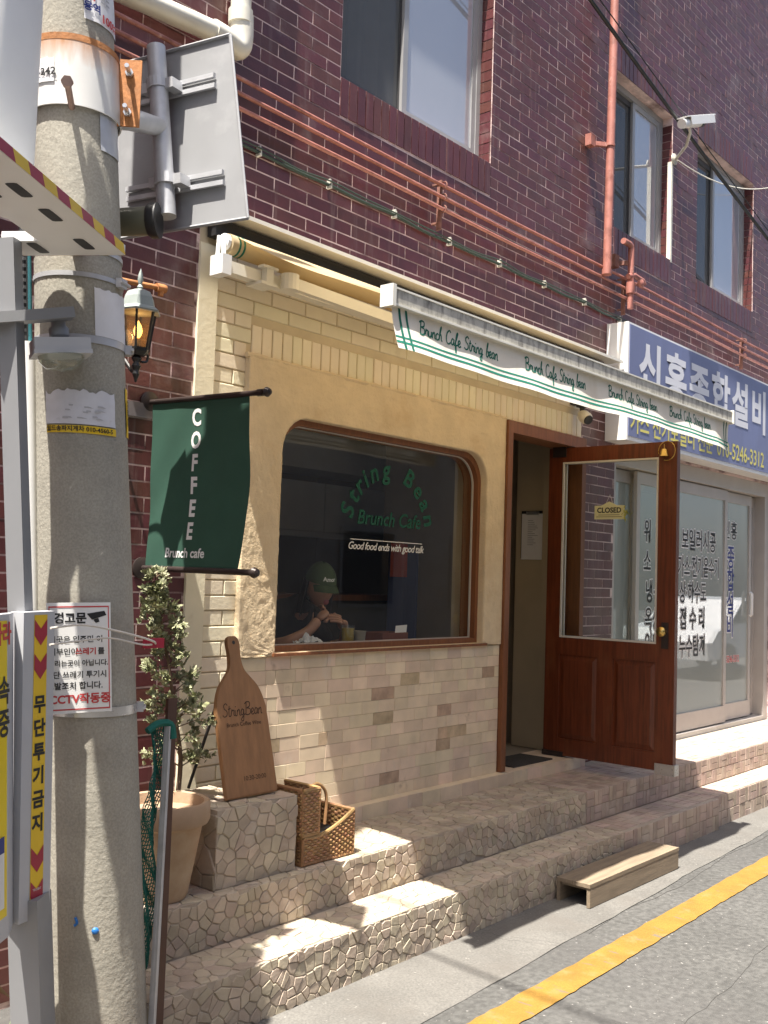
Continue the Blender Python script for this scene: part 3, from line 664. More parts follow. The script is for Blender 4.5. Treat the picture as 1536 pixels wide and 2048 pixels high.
# ---- neighbour's aluminium sliding shopfront
SY = .05
mb = MB()
mb.box((6.60, .02, 2.46), (9.72, .16, 2.58)); mb.box((6.60, .02, .37), (9.72, .16, .43)); mb.box((6.60, .02, .43), (6.66, .16, 2.46)); mb.box((9.62, .02, .43), (9.72, .16, 2.46))
shop = mb.build('shopfront', M['alu'], bld)
for k, (a, b, y) in enumerate(((6.665, 7.16, .115), (7.06, 8.80, .05), (8.72, 9.46, .085), (9.35, 9.62, .118))):
    m = MB(); f = .055
    m.box((a, y, .44), (a + f, y + .03, 2.45)); m.box((b - f, y, .44), (b, y + .03, 2.45)); m.box((a + f, y, .44), (b - f, y + .03, .58)); m.box((a + f, y, 2.36), (b - f, y + .03, 2.45))
    s = m.build('sliding_sash', M['alu'], shop)
    p = MB(); p.add([(a + f - .004, y + .013, .576), (b - f + .004, y + .013, .576), (b - f + .004, y + .013, 2.364), (a + f - .004, y + .013, 2.364)], [(0, 1, 2, 3)]); p.build('pane', M['matteglass'], shop)
mb = MB(); mb.tube([(9.41, .075, 1.35), (9.41, .06, 1.36), (9.41, .06, 1.55), (9.41, .075, 1.56)], .016, 8); mb.build('door_pull', M['white'], shop, smooth=True)
def win_text(s, x, z, size, y, ink, nm, wide=1.0, track=1.0):
    m = MB(); lay(m, s, lambda p, q: V((x + p * wide, y - .0006, z + q)), size=size, bold=size * .065, track=track); ln = m.build('letter_outline', M['print'], shop)
    m = MB(); lay(m, s, lambda p, q: V((x + p * wide, y - .0016, z + q)), size=size, bold=size * .014, track=track); m.build(nm, ink, shop)
YA, YB = .0625, .0975
for i, s in enumerate(('보일러시공', '가스·전기온수기', '상·하수도', '집 수 리', '누수탐지')):
    win_text(s, (8.23, 8.24, 8.12, 8.12, 8.12)[i], (1.97, 1.75, 1.54, 1.325, 1.10)[i], .19, YA, M['ink'], 'black_lettering', (.80, .66, .72, .8, .75)[i])
for i, s in enumerate(('위', '소', '냉·', '옥상', '인테')): win_text(s, (7.27, 7.27, 7.33, 7.37, 7.38)[i], (2.0, 1.77, 1.54, 1.33, 1.14)[i], .19, YA, M['ink'], 'black_lettering', .75)
win_text('신흥', 8.985, 2.10, .17, YB, M['ink'], 'black_lettering', .95, 1.2)
for i, s in enumerate('종합설비'): win_text(s, 9.0, 1.86 - i * .205, .215, YB, M['inkblue'], 'blue_lettering', .85)
win_text('010-5246-3312', 9.01, .965, .085, YB, M['inkred'], 'red_lettering', .78)
mb = MB(); mb.box((7.32, .262, .38), (9.9, 3.0, 2.9)); mb.box((6.55, .2625, .381), (9.9, .9, 2.901)); del mb.f[8]; del mb.f[2]; o = mb.build('shop_room', M['roomlight'], bld); o.data.flip_normals()
# ================================================================ stone steps
def clip(poly, mx, my, nx, ny):
    out = []; k = len(poly)
    for i in range(k):
        a, b = poly[i], poly[(i + 1) % k]
        da = (a[0] - mx) * nx + (a[1] - my) * ny; db = (b[0] - mx) * nx + (b[1] - my) * ny
        if da <= 0: out.append(a)
        if (da < 0) != (db < 0) and abs(da - db) > 1e-12:
            t = da / (da - db); out.append((a[0] + (b[0] - a[0]) * t, a[1] + (b[1] - a[1]) * t))
    return out
def voronoi(w, h, s, rng, gap=.0028):
    nx, ny = max(1, round(w / s)), max(1, round(h / s)); P = {}
    for i in range(-1, nx + 1):
        for j in range(-1, ny + 1): P[i, j] = ((i + .5 + rng.uniform(-.46, .46)) * w / nx, (j + .5 + rng.uniform(-.46, .46)) * h / ny)
    for i in range(nx):
        for j in range(ny):
            x, y = P[i, j]; poly = [(0, 0), (w, 0), (w, h), (0, h)]
            for a in range(i - 2, i + 3):
                for b in range(j - 2, j + 3):
                    if (a, b) != (i, j) and (a, b) in P:
                        qx, qy = P[a, b]; poly = clip(poly, (x + qx) / 2, (y + qy) / 2, qx - x, qy - y)
                        if len(poly) < 3: break
                if len(poly) < 3: break
            if len(poly) < 3: continue
            # merge near-duplicate corners, shrink for the joint
            pp = []
            for p in poly:
                if not pp or math.hypot(p[0] - pp[-1][0], p[1] - pp[-1][1]) > s * .1: pp.append(p)
            if len(pp) < 3: continue
            cx = sum(p[0] for p in pp) / len(pp); cy_ = sum(p[1] for p in pp) / len(pp)
            k = 1 - gap / s * 1.3
            yield [(cx + (p[0] - cx) * k, cy_ + (p[1] - cy_) * k) for p in pp]
rng = random.Random(11)
steps = thing('entrance_steps', 'two long stone-clad steps running along the foot of the shopfronts', 'steps', (2.1, -.753, 0))
SX0, SX1, SXM = 2.10, 11.0, 5.36
LY, LZ, UY, UZ = -.753, .216, -.51, .397
T = .005
mb = MB(); mb.box((SX0, LY + T, 0), (6.70, UY + .02, LZ - T)); mb.box((6.70, LY + T + .03, 0), (SX1, UY + .02, LZ - T)); lower = mb.build('lower_step', M['stonejoint'], steps)
mb = MB(); mb.box((SX0, UY + T, 0), (SX1, .005, UZ - T)); upper = mb.build('upper_step', M['stonejoint'], steps)
pieces = []   # (area, name, parent, poly, o, u, v, n, h, mat)
def addp(name, parent, poly, o, u, v, nrm, h, m, bev=.003):
    o, u, v = V(o), V(u), V(v)
    cx = sum(p[0] for p in poly) / len(poly); cy_ = sum(p[1] for p in poly) / len(poly); c = o + u * cx + v * cy_
    x, y, z = pix(c)
    P = [pix(o + u * a + v * b) for a, b in poly]
    A = abs(sum(P[i][0] * P[(i + 1) % len(P)][1] - P[(i + 1) % len(P)][0] * P[i][1] for i in range(len(P)))) / 2
    if not (285 < x < 1536 and 0 < y < 2060): A = 0
    if x < 590 and 1600 < y < 1770: A *= .2
    pieces.append((A, name, parent, poly, o, u, v, V(nrm), h, m, bev))
def stone_face(parent, w, h, s, o, u, v, nrm, m, name='stone', hv=.0028, bev=.002):
    for poly in voronoi(w, h, s, rng): addp(name, parent, poly, o, u, v, nrm, T + rng.uniform(-hv, hv * .6), m, bev)
o_ = (SX0, LY + T, 0.0); stone_face(lower, SXM - SX0, LZ - .004, .045, o_, (1, 0, 0), (0, 0, 1), (0, -1, 0), M['stone'])
stone_face(upper, SXM - SX0, UZ - LZ - .003, .045, (SX0, UY + T, LZ), (1, 0, 0), (0, 0, 1), (0, -1, 0), M['stone'])
stone_face(lower, SXM - SX0, UY - LY - T, .055, (SX0, LY + T * .6, LZ - T), (1, 0, 0), (0, 1, 0), (0, 0, 1), M['stone'], hv=.0015, bev=.002)
stone_face(upper, SXM - SX0, -UY - .085, .06, (SX0, UY + T * .6, UZ - T), (1, 0, 0), (0, 1, 0), (0, 0, 1), M['stone'], hv=.0015, bev=.002)
def basket(parent, w, h, s, o, u, v, nrm):
    nx, ny = round(w / s), max(1, round(h / s)); a, b = w / nx, h / ny; g = .002
    for i in range(nx):
        for j in range(ny):
            for k in range(2):
                if (i + j) % 2: q = (i * a, j * b + k * b / 2, a, b / 2)
                else: q = (i * a + k * a / 2, j * b, a / 2, b)
                addp('tile', parent, [(q[0] + g, q[1] + g), (q[0] + q[2] - g, q[1] + g), (q[0] + q[2] - g, q[1] + q[3] - g), (q[0] + g, q[1] + q[3] - g)], o, u, v, nrm, T + rng.uniform(-.0015, .001), M['redtile'], .0015)
basket(lower, 6.70 - SXM - .01, LZ - .004, .105, (SXM + .01, LY + T, 0), (1, 0, 0), (0, 0, 1), (0, -1, 0))
basket(lower, 3.6, LZ - .004, .105, (6.71, LY + T + .03, 0), (1, 0, 0), (0, 0, 1), (0, -1, 0))
basket(upper, 10.3 - SXM, UZ - LZ - .003, .09, (SXM + .01, UY + T, LZ), (1, 0, 0), (0, 0, 1), (0, -1, 0))
basket(lower, 10.3 - SXM, UY - LY - T - .03, .105, (SXM + .01, LY + T * .6 + .03, LZ - T), (1, 0, 0), (0, 1, 0), (0, 0, 1))
basket(upper, 10.3 - SXM, -UY - .085, .105, (SXM + .01, UY + T * .6, UZ - T), (1, 0, 0), (0, 1, 0), (0, 0, 1))
pieces.sort(key=lambda p: -p[0])
left = {}
for i, (A, name, parent, poly, o, u, v, nrm, h, m, bev) in enumerate(pieces):
    if i < 300:
        q = MB(); q.prism(poly, o, u, v, nrm, h, bev, .9); q.build(name, m, parent)
    else: left.setdefault((parent.name, m.name), (parent, m, MB()))[2].prism(poly, o, u, v, nrm, h, bev, .9)
for (pn, mn), (parent, m, q) in left.items(): stuff(q.build('small_stones' if m is M['stone'] else 'small_tiles', m, parent))
# ---- stone plinth beside the window
PX, PY, PZ = (2.615, 3.05), (-.465, -.09), (.397, .70)
plinth = thing('stone_plinth', 'square stone-clad plinth on the upper step holding the wooden board', 'plinth', (2.83, -.28, .397))
mb = MB(); mb.box((PX[0] + T, PY[0] + T, PZ[0]), (PX[1] - T, PY[1], PZ[1] - T)); mb.build('core', M['stonejoint'], plinth)
def pf(w, h, o, u, v, nrm, s=.054):
    for poly in voronoi(w, h, s, rng):
        q = MB(); q.prism(poly, o, u, v, nrm, T + rng.uniform(-.0025, .002), .002, .9); q.build('stone', M['stone'], plinth)
pf(PX[1] - PX[0], PZ[1] - PZ[0] - .003, (PX[0], PY[0] + T, PZ[0]), (1, 0, 0), (0, 0, 1), (0, -1, 0))
pf(PY[1] - PY[0], PZ[1] - PZ[0] - .003, (PX[0] + T, PY[1], PZ[0]), (0, -1, 0), (0, 0, 1), (-1, 0, 0), .07)
pf(PX[1] - PX[0], PY[1] - PY[0], (PX[0], PY[0], PZ[1] - T), (1, 0, 0), (0, 1, 0), (0, 0, 1), .08)
# ---- loose wooden step
ws = thing('wooden_step', 'weathered wooden box step on the pavement before the door', 'step', (5.12, -.86, .01))
z0 = .010
mb = MB(); mb.box((4.60, -.958, .106), (5.625, -.86, .125)); mb.build('plank', M['weathered'], ws)
mb = MB(); mb.box((4.602, -.857, .107), (5.622, -.768, .1245)); mb.build('plank', M['weathered'], ws)
mb = MB(); mb.box((4.605, -.957, z0), (5.62, -.938, .1058)); mb.build('front_board', M['weathered'], ws)
mb = MB(); mb.box((4.605, -.788, z0), (5.62, -.770, .1058)); mb.build('back_board', M['weathered'], ws)
for x in (4.62, 5.57):
    mb = MB(); mb.box((x, -.937, .09), (x + .03, -.789, .1056)); mb.build('batten', M['weathered'], ws)
# ---- terracotta pot
pc = V((2.43, -.375, UZ + .002))
pot = thing('terracotta_pot', 'big weathered terracotta pot of bare soil on the upper step', 'pot', pc)
mb = MB(); mb.lathe([(.096, 0), (.103, .015), (.146, .262), (.152, .268), (.168, .275), (.174, .29), (.172, .345), (.166, .352), (.15, .35), (.146, .31)], pc, n=40); mb.build('vessel', M['terracotta'], pot, smooth=True)
mb = MB(); mb.lathe([(.0, .306), (.05, .312), (.10, .305), (.147, .30)], pc, n=30); mb.build('soil', M['soil'], pot, smooth=True)
# ---- conifer
ct = thing('conifer_shrub', 'slim pale-tipped conifer shrub beside the cream wall', 'shrub', (2.60, -.24, .70))
path = spline([(2.61, -.23, .69), (2.615, -.235, .86), (2.57, -.24, 1.05), (2.52, -.25, 1.25), (2.475, -.25, 1.42), (2.44, -.25, 1.585)], 6)
mb = MB(); mb.tube(path, [.011 * (1 - .8 * i / len(path)) for i in range(len(path))], 7); mb.build('trunk', M['bark'], ct, smooth=True)
rr = random.Random(5); lf = MB(); br = MB()
def spray(p, d, ln):
    # a flat fan of small scale leaves
    d = V(d).normalized(); s_ = d.cross(V((rr.uniform(-1, 1), rr.uniform(-1, 1), rr.uniform(-1, 1)))).normalized(); nn = d.cross(s_)
    for k in range(9):
        a = (k - 4) / 4 * 1.15; dd = d * math.cos(a) + s_ * math.sin(a); b = p + d * ln * rr.uniform(.0, .45)
        l = ln * rr.uniform(.4, .8); wv = s_ * .0035 + nn * rr.uniform(-.003, .003); up = nn * rr.uniform(-.4, .4) * l * .5
        lf.add([b - wv, b + wv, b + dd * l * .6 + wv * 1.3 + up * .5, b + dd * l + up, b + dd * l * .6 - wv * 1.3 + up * .5], [(0, 1, 2, 3, 4)])
for i in range(74):
    t = (i + rr.random()) / 74; p = path[int(t * (len(path) - 1))]
    zrel = (p.z - .70) / .88
    if zrel < .14: continue
    wdt = (.135 * (1 - zrel) ** .75 + .028) * (.5 + .6 * abs(math.sin(zrel * 13 + .6)))
    a = i * 2.4 + rr.uniform(-.5, .5); d = V((math.cos(a), math.sin(a), rr.uniform(-.1, .6))); e = p + d * wdt * rr.uniform(.6, 1.0)
    if e.y > -.04: e.y = -.04 - rr.random() * .03
    br.tube([p, (p + e) / 2 + V((0, 0, .012)), e], [.0028, .002, .001], 4)
    for k in range(13):
        q = p.lerp(e, rr.uniform(.55, 1.08)); spray(q + V((rr.gauss(0, .013), rr.gauss(0, .013), rr.gauss(0, .013))), d + V((rr.uniform(-.7, .7), rr.uniform(-.7, .7), rr.uniform(-.2, 1.1))), rr.uniform(.018, .04))
br.build('branches', M['bark'], ct); stuff(lf.build('foliage', M['leaf'], ct))
# ---- cutting-board sign leaning on a stick easel
BU = V((1, 0, 0)); bt = math.radians(11.5); BV = V((-.05, math.sin(bt), math.cos(bt))).normalized(); BN = BU.cross(BV)
bo = V((2.862, -.375, .7045))
board = thing('board_sign', 'wooden cutting-board-shaped cafe sign standing on the stone plinth', 'sign', bo)
half = [(.135, 0), (.137, .02), (.135, .30), (.128, .37), (.105, .43), (.07, .47), (.043, .50), (.032, .53), (.029, .57), (.032, .61), (.026, .632), (.012, .642)]
outl = spline([V((a, b, 0)) for a, b in half[1:]], 4)
poly = [(half[0][0], 0)] + [(p.x, p.y) for p in outl]; poly = poly + [(-a, b) for a, b in reversed(poly)]
mb = MB(); mb.prism(poly, bo, BU, BV, -BN * -1 if BN.y < 0 else -BN, .02, .003, .985); mb.build('board', M['oak'], board)
mbn = -BN if BN.y > 0 else BN
mb = MB(); mb.prism([(.008 * math.cos(k * .785), .615 + .008 * math.sin(k * .785)) for k in range(8)], bo + mbn * .0205, BU, BV, mbn, .0006); mb.build('hanging_hole', M['slot'], board)
fn = lambda a, b: bo + BU * a + BV * (b + .335) + mbn * .0208
mb = MB(); script(mb, 'StringBean', fn, .052, .0042, .1); mb.build('burnt_name', M['burn'], board); mb = MB()
lay(mb, 'Brunch Coffee Wine', lambda a, b: bo + BU * a + BV * (b + .285) + mbn * .0208, size=.022, bold=.0003); mb.build('burnt_line', M['burn'], board); mb = MB()
lay(mb, '10:30-20:00', lambda a, b: bo + BU * (a + .02) + BV * (b + .07) + mbn * .0208, size=.026, bold=.0002); mb.build('burnt_lettering', M['burn'], board)
mb = MB(); mb.tube([bo + BV * .42 + BU * -.08 - mbn * .004, V((2.772, -.10, .705))], .0065, 8); mb.build('prop_stick', M['black'], board)
# ---- little plant by the wall
sp = thing('potted_sprig', 'tiny grey-green sprig between the board sign and the tiled wall', 'plant', (3.12, -.12, .70))
mb = MB(); rr = random.Random(3)
for k in range(7):
    a = rr.uniform(0, 6.28); b = V((3.115, -.105, .62)); e = b + V((.05 * math.cos(a), .03 * math.sin(a), rr.uniform(.12, .2))); mb.tube([b, (b + e) / 2 + V((0, 0, .02)), e], .0015, 4)
    for j in range(10):
        q = b.lerp(e, rr.uniform(.45, 1)) ; d = V((rr.uniform(-1, 1), rr.uniform(-1, .4), rr.uniform(0, 1))).normalized() * .02; s_ = frame(d)[0] * .006
        mb.add([q, q + d * .5 + s_, q + d, q + d * .5 - s_], [(0, 1, 2, 3)])
mb.build('stems', mat('sprig_leaf', (.22, .25, .22), .7, .2, 30), sp)
mb = MB(); mb.lathe([(.03, 0), (.04, .22), (.042, .225), (.034, .223), (.0, .215)], (3.115, -.125, .40), n=20); mb.build('small_pot', M['terracotta'], sp, smooth=True)
# ---- picnic basket
bk = thing('wicker_basket', 'brown wicker picnic basket with its lid propped open beside the plinth', 'basket', (3.25, -.39, UZ))
BX0, BX1, BY0, BY1, BZ0, BZ1 = 3.085, 3.395, -.462, -.26, UZ + .003, UZ + .185
def weave(m, p0, p1, z0, top, nrm, nst=11, rows=17, th=.0042):
    # woven wall: vertical stakes with strands passing in front and behind, cut along a curved top edge
    p0, p1, nrm = V(p0), V(p1), V(nrm); zm = max(top(k / 20) for k in range(21)); dz = (zm - z0) / rows
    for k in range(nst + 1): q = p0.lerp(p1, k / nst); m.tube([V((q.x, q.y, z0)), V((q.x, q.y, top(k / nst)))], .0028, 5)
    for r_ in range(rows):
        z = z0 + (r_ + .5) * dz; run = []
        for k in range(nst * 2 + 1):
            u = k / (nst * 2); q = p0.lerp(p1, u)
            if z < top(u): run.append(V((q.x, q.y, z + rng.uniform(-.0008, .0008))) + nrm * math.cos(math.pi * (k / 2 + r_)) * .0042)
            else:
                if len(run) > 1: m.tube(run, dz * .55, 5)
                run = []
        if len(run) > 1: m.tube(run, dz * .55, 5)
    m.tube([V((p0.lerp(p1, k / 16).x, p0.lerp(p1, k / 16).y, top(k / 16) + .003)) for k in range(17)], .0085, 7)
dip = lambda u: BZ0 + .105 + .08 * max(0.0, (u - .25) / .75) ** 1.6 + .02 * max(0, .25 - u)
sidetop = lambda u: BZ1 - .0 * u
lowtop = lambda u: BZ0 + .11
mb = MB()
weave(mb, (BX0, BY0, 0), (BX1, BY0, 0), BZ0, dip, (0, -1, 0), 17); weave(mb, (BX1, BY0, 0), (BX1, BY1, 0), BZ0, sidetop, (1, 0, 0), 10)
weave(mb, (BX0, BY1, 0), (BX1, BY1, 0), BZ0, dip, (0, 1, 0), 17); weave(mb, (BX0, BY0, 0), (BX0, BY1, 0), BZ0, lowtop, (-1, 0, 0), 10)
mb.box((BX0, BY0, BZ0), (BX1, BY1, BZ0 + .008)); mb.build('woven_body', M['wicker'], bk, smooth=True)
mb = MB(); c4 = [(BX0, BY0), (BX1, BY0), (BX1, BY1), (BX0, BY1)]
mb.tube([(x, y, BZ0 + .006) for x, y in c4 + c4[:1]], .009, 8)
for (x, y), zt in zip(c4, (BZ0 + .11, BZ1, BZ1, BZ0 + .11)): mb.tube([(x, y, BZ0), (x, y, zt)], .0075, 8)
mb.build('rim', M['wickerdark'], bk, smooth=True)
LZ0, LZ1, LX = BZ0 + .125, BZ0 + .305, BX0 + .085
lidtop = lambda u: LZ1
mb = MB(); weave(mb, (BX0 - .012, BY0 - .004, 0), (LX, BY0 - .004, 0), LZ0, lidtop, (0, -1, 0), 6, 16); weave(mb, (LX, BY0, 0), (LX, BY1, 0), LZ0, lidtop, (1, 0, 0), 10, 16); weave(mb, (BX0 - .012, BY0, 0), (BX0 - .012, BY1, 0), LZ0, lidtop, (-1, 0, 0), 10, 16)
mb.tube([(LX, BY0 - .004, LZ0), (LX, BY0 - .004, LZ1)], .008, 8); mb.tube([(BX0 - .012, BY0 - .004, LZ0), (LX, BY0 - .004, LZ0), (LX, BY1, LZ0)], .0085, 8); mb.build('propped_lid', M['wicker'], bk, smooth=True)
mb = MB(); mb.tube(spline([(LX, -.40, LZ1 - .02), (LX + .045, -.40, LZ1 + .005), (LX + .095, -.40, LZ1 - .02), (LX + .115, -.40, LZ1 - .07), (LX + .11, -.40, BZ0 + .13)], 6), .007, 8); mb.build('handle', M['wicker'], bk, smooth=True)
mb = MB(); mb.box((BX0 + .1, BY0 + .02, BZ0 + .02), (BX1 - .02, BY1 - .02, BZ0 + .10)); mb.build('dark_lining', M['black'], bk)
# ================================================================ on the facade
# ---- awning
AX0, AX1 = 2.83, 6.03
aw = thing('awning', 'cream and green striped retractable awning over the cafe front', 'awning', (4.43, 0, 3.0))
mb = MB(); mb.box((2.80, -.14, 3.137), (6.42, -.008, 3.147)); mb.box((2.80, -.148, 3.131), (6.42, -.14, 3.149)); mb.build('rain_rail', M['barwhite'], aw)
mb = MB(); mb.box((2.82, -.06, 3.05), (6.30, -.006, 3.124)); mb.build('rubber_flashing', M['black'], aw)
mb = MB(); mb.tube([(AX0, -.125, 3.0), (AX1, -.125, 3.0)], .045, 18); mb.build('roller', M['awning'], aw, smooth=True)
mb = MB()
for x in (AX0 + .035, AX0 + .06): mb.tube([(x, -.125, 3.0), (x + .01, -.125, 3.0)], .0458, 18)
mb.build('roller_stripe', M['green'], aw, smooth=True)
F0, F1 = V((0, -.13, 3.046)), V((0, -1.04, 2.652))
def fab(u, v): x = AX0 + .03 + (AX1 - AX0 - .06) * u; q = F0.lerp(F1, v); return (x, q.y, q.z - .03 * math.sin(math.pi * v) * (1 - .3 * math.sin(u * 9)))
mb = MB(); mb.grid(fab, 40, 14); mb.build('canopy', M['awning'], aw, smooth=True)
mb = MB(); mb.box((AX0, -1.075, 2.602), (AX1, -1.03, 2.656)); mb.build('front_bar', M['barmould'], aw)
mb = MB(); mb.box((AX0 - .002, -1.078, 2.656), (AX1 + .002, -1.028, 2.663)); mb.box((AX0, -1.079, 2.594), (AX1, -1.03, 2.6018)); mb.build('bar_trim', M['barwhite'], aw)
for x in (AX0 - .02, AX1): 
    m = MB(); m.box((x, -1.084, 2.588), (x + .02, -1.022, 2.67)); m.build('end_cap', M['barwhite'], aw)
VL = .165
def val(a, b, off=0.0):
    # a metres along from the left end, b metres below the bar
    t = b / VL; x = AX0 + .005 + a
    y = -1.058 - .034 * t ** 1.6 - .007 * t * math.sin(a * 7.1 + .8) - .005 * t * math.sin(a * 15.3) - off
    edge = max(0, a - 2.95) / .2
    return V((x, y + .02 * edge * t, 2.593 - b * (1 - .04 * math.sin(a * 3.2 + 1)) ))
WV = AX1 - AX0 - .01
mb = MB(); mb.grid(lambda u, v: val(u * WV, v * VL), 120, 12); vl = mb.build('valance', M['valance'], aw, smooth=True)
def strip(a0, a1, b0, b1, nn=100):
    m = MB(); m.grid(lambda u, v: val(a0 + (a1 - a0) * u, b0 + (b1 - b0) * v, .0012), nn, 4); return m
for b0, b1, mm in ((.113, .120, 'greenlight'), (.133, .142, 'greenlight')): strip(0.0, WV, b0, b1).build('stripe', M[mm], vl)
for a0 in (.035, .075, WV - .085, WV - .045): strip(a0, a0 + .013, 0, VL, 2).build('stripe', M['green'], vl)
for a in (.42, 1.16, 1.92, 2.62):
    mb = MB(); script(mb, 'Brunch Cafe String bean', lambda p, q, a=a: val(a + p, .060 - q, .0014), .058, .0066, .2); mb.build('script_lettering', M['green'], vl)
# wall bar, brackets and folding arms
mb = MB(); mb.box((2.79, -.165, 2.868), (6.05, -.115, 2.918)); mb.build('wall_bar', M['barwhite'], aw)
mb = MB(); mb.box((2.765, -.18, 2.85), (2.815, -.10, 2.935)); mb.beam((2.79, -.155, 2.93), (2.80, -.14, 3.03), .012, .014, (1, 0, 0)); mb.beam((2.79, -.115, 2.93), (2.80, -.11, 3.03), .012, .014, (1, 0, 0)); mb.lathe([(.02, 0), (.036, .004), (.036, .02), (.0, .022)], (AX0 - .024, -.125, 3.005), (1, 0, 0), 16); mb.build('end_bracket', M['white'], aw)
for x in (3.02, 5.75):
    m = MB(); m.box((x - .05, -.20, 2.853), (x + .05, -.10, 2.866)); m.box((x - .02, -.20, 2.866), (x + .02, -.167, 2.94)); m.box((x - .045, -.205, 2.926), (x + .045, -.17, 2.937)); m.build('wall_bracket', M['barwhite'], aw)
for s, xa in ((1, 3.12), (-1, 5.66)):
    m = MB(); A = V((xa, -.22, 2.885)); B = V((xa + s * 1.15, -.40, 2.79)); C_ = V((xa + s * .12, -1.02, 2.645))
    m.beam(A, B, .035, .05); m.beam(B, C_, .03, .045); m.lathe([(.0, -.03), (.035, -.03), (.035, .03), (0, .03)], B, n=14); m.lathe([(.0, -.035), (.042, -.035), (.042, .035), (0, .035)], A, n=14); m.build('folding_arm', M['barwhite'], aw)
# ---- neighbour's blue sign box
sg = thing('shop_sign_box', 'blue signboard box with white Korean lettering above the glass shopfront', 'sign', (8.2, -.09, 2.6))
X0, X1, Yf, Z0, Z1 = 6.44, 10.2, -.17, 2.60, 3.43
mb = MB(); mb.box((X0, Yf, Z0), (X1, -.004, Z1)); mb.build('casing', M['white'], sg)
mb = MB(); mb.box((X0 + .02, Yf - .004, Z0 + .03), (X1 - .02, Yf, Z1 - .015)); mb.build('face', M['blue'], sg)
mb = MB()
for i, ch in enumerate('신흥종합설비'): lay(mb, ch, lambda p, q, i=i: V((6.79 + i * .425 + p * 1.05, Yf - .006, 3.12 + q)), size=.40, bold=.013)
mb.build('white_lettering', M['letterwhite'], sg)
mb = MB(); lay(mb, '가스 전기보일러 전문', lambda p, q: V((7.20 + p * .88, Yf - .006, 2.73 + q)), size=.185, bold=.003); mb.build('yellow_lettering', M['letteryellow'], sg); mb = MB()
lay(mb, '010-5246-3312', lambda p, q: V((8.52 + p * .92, Yf - .006, 2.725 + q)), size=.185, bold=.002); mb.build('yellow_lettering', M['letteryellow'], sg)
# ---- gas pipes
def pipe(name, label, pts, r, m, grp=None, smooth=True, n=10, cat='pipe'):
    q = MB(); q.tube(pts, r, n); o = q.build(name, m, None, smooth=True, org=pts[0]); return tag(o, label, cat, grp)
G3 = 'horizontal gas pipes along the brick wall'
for z, lb in ((3.772, 'topmost of three salmon gas pipes running along the brick wall'), (3.704, 'middle one of three salmon gas pipes along the brick wall'), (3.637, 'lowest of three salmon gas pipes running along the brick wall')):
    pipe('gas_pipe', lb, [V((1.2 + 1.3 * k, -.075 + .004 * math.sin(k * 2.1 + z * 9), z + .006 * math.sin(k * 1.7 + z * 5))) for k in range(8)], .0102, M['gas'], G3)
for x in (2.2, 4.40, 6.58, 8.8):
    t_ = thing('pipe_bracket', {2.2: 'rusty bracket carrying gas pipes behind the traffic sign', 4.40: 'rusty bracket carrying the gas pipes beneath the big upper window', 6.58: 'rusty bracket carrying gas pipes above the blue signboard corner', 8.8: 'rusty bracket carrying gas pipes at the right edge'}[x], 'bracket', (x, -.01, 3.7), 'gas pipe brackets')
    m = MB(); m.beam((x, -.055, 3.52), (x, -.055, 3.80), .012, .03, (0, -1, 0)); m.build('upright', M['gasrust'], t_)
    for zz_ in (3.56, 3.78): m = MB(); m.beam((x, -.008, zz_), (x, -.06, zz_), .02, .01); m.build('stay', M['gasrust'], t_)
    for z in (3.772, 3.704, 3.637):
        m = MB(); m.tube([V((x + .012, -.075 + .02 * math.cos(a), z + .02 * math.sin(a))) for a in [k * math.pi / 5 for k in range(11)]], .004, 5); m.build('pipe_clip', M['gasrust'], t_)
vp = thing('riser_pipe', 'tall salmon vertical gas pipe left of the middle upper window', 'pipe', (6.23, -.11, 3.74))
mb = MB(); mb.tube([(6.225, -.11, 3.72), (6.30, -.11, 7.3)], .029, 14); mb.build('tube', M['gas'], vp, smooth=True)
for q0, q1, q2 in (((6.225, -.11, 3.715), (6.226, -.11, 3.75), .035), ((6.24, -.11, 4.62), (6.241, -.11, 4.64), .034)):
    mb = MB(); mb.tube([q0, q1], q2, 14); mb.build('collar', M['gas'], vp, smooth=True)
mb = MB(); mb.beam((6.12, -.01, 4.63), (6.24, -.11, 4.63), .025, .03); mb.box((6.08, -.05, 4.60), (6.14, -.003, 4.68)); mb.build('wall_clamp', M['gas'], vp)
vv = thing('gas_valve', 'salmon gas valve and elbow stub above the blue signboard corner', 'valve', (6.5, -.12, 3.6))
mb = MB(); mb.tube([(6.56, -.12, 3.55), (6.56, -.12, 3.98), (6.555, -.12, 4.0), (6.53, -.12, 4.01), (6.44, -.12, 4.01)], .022, 12); mb.build('elbow_stub', M['gas'], vv, smooth=True)
mb = MB(); mb.tube([(6.52, -.12, 3.775), (6.60, -.125, 3.80), (6.72, -.13, 3.79), (6.745, -.13, 3.765)], .02, 10); mb.tube([(6.56, -.12, 3.66), (6.56, -.12, 3.74)], .032, 12); mb.lathe([(.02, 0), (.03, .01), (.03, .03), (.015, .04)], (6.62, -.15, 3.74), (0, -1, 0), 12); mb.build('valve_body', M['gas'], vv, smooth=True)
mb = MB(); mb.beam((6.48, -.01, 3.88), (6.56, -.12, 3.88), .02, .03); mb.box((6.44, -.06, 3.84), (6.50, -.003, 3.93)); mb.build('wall_clamp', M['gasrust'], vv)
# stub on the wall beside the lantern
st = thing('gas_pipe_stub', 'short orange pipe stub on the brick wall above the lantern', 'pipe', (2.42, -.05, 2.74)); mb = MB(); mb.tube([(2.30, -.05, 2.735), (2.55, -.05, 2.752)], .011, 10); mb.build('tube', M['rust'], st, smooth=True)
mb = MB(); mb.tube([(2.53, -.05, 2.751), (2.575, -.05, 2.753)], .018, 10); mb.tube([(2.555, -.05, 2.752), (2.553, -.05, 2.72)], .012, 8); mb.build('fitting', M['rust'], st, smooth=True)
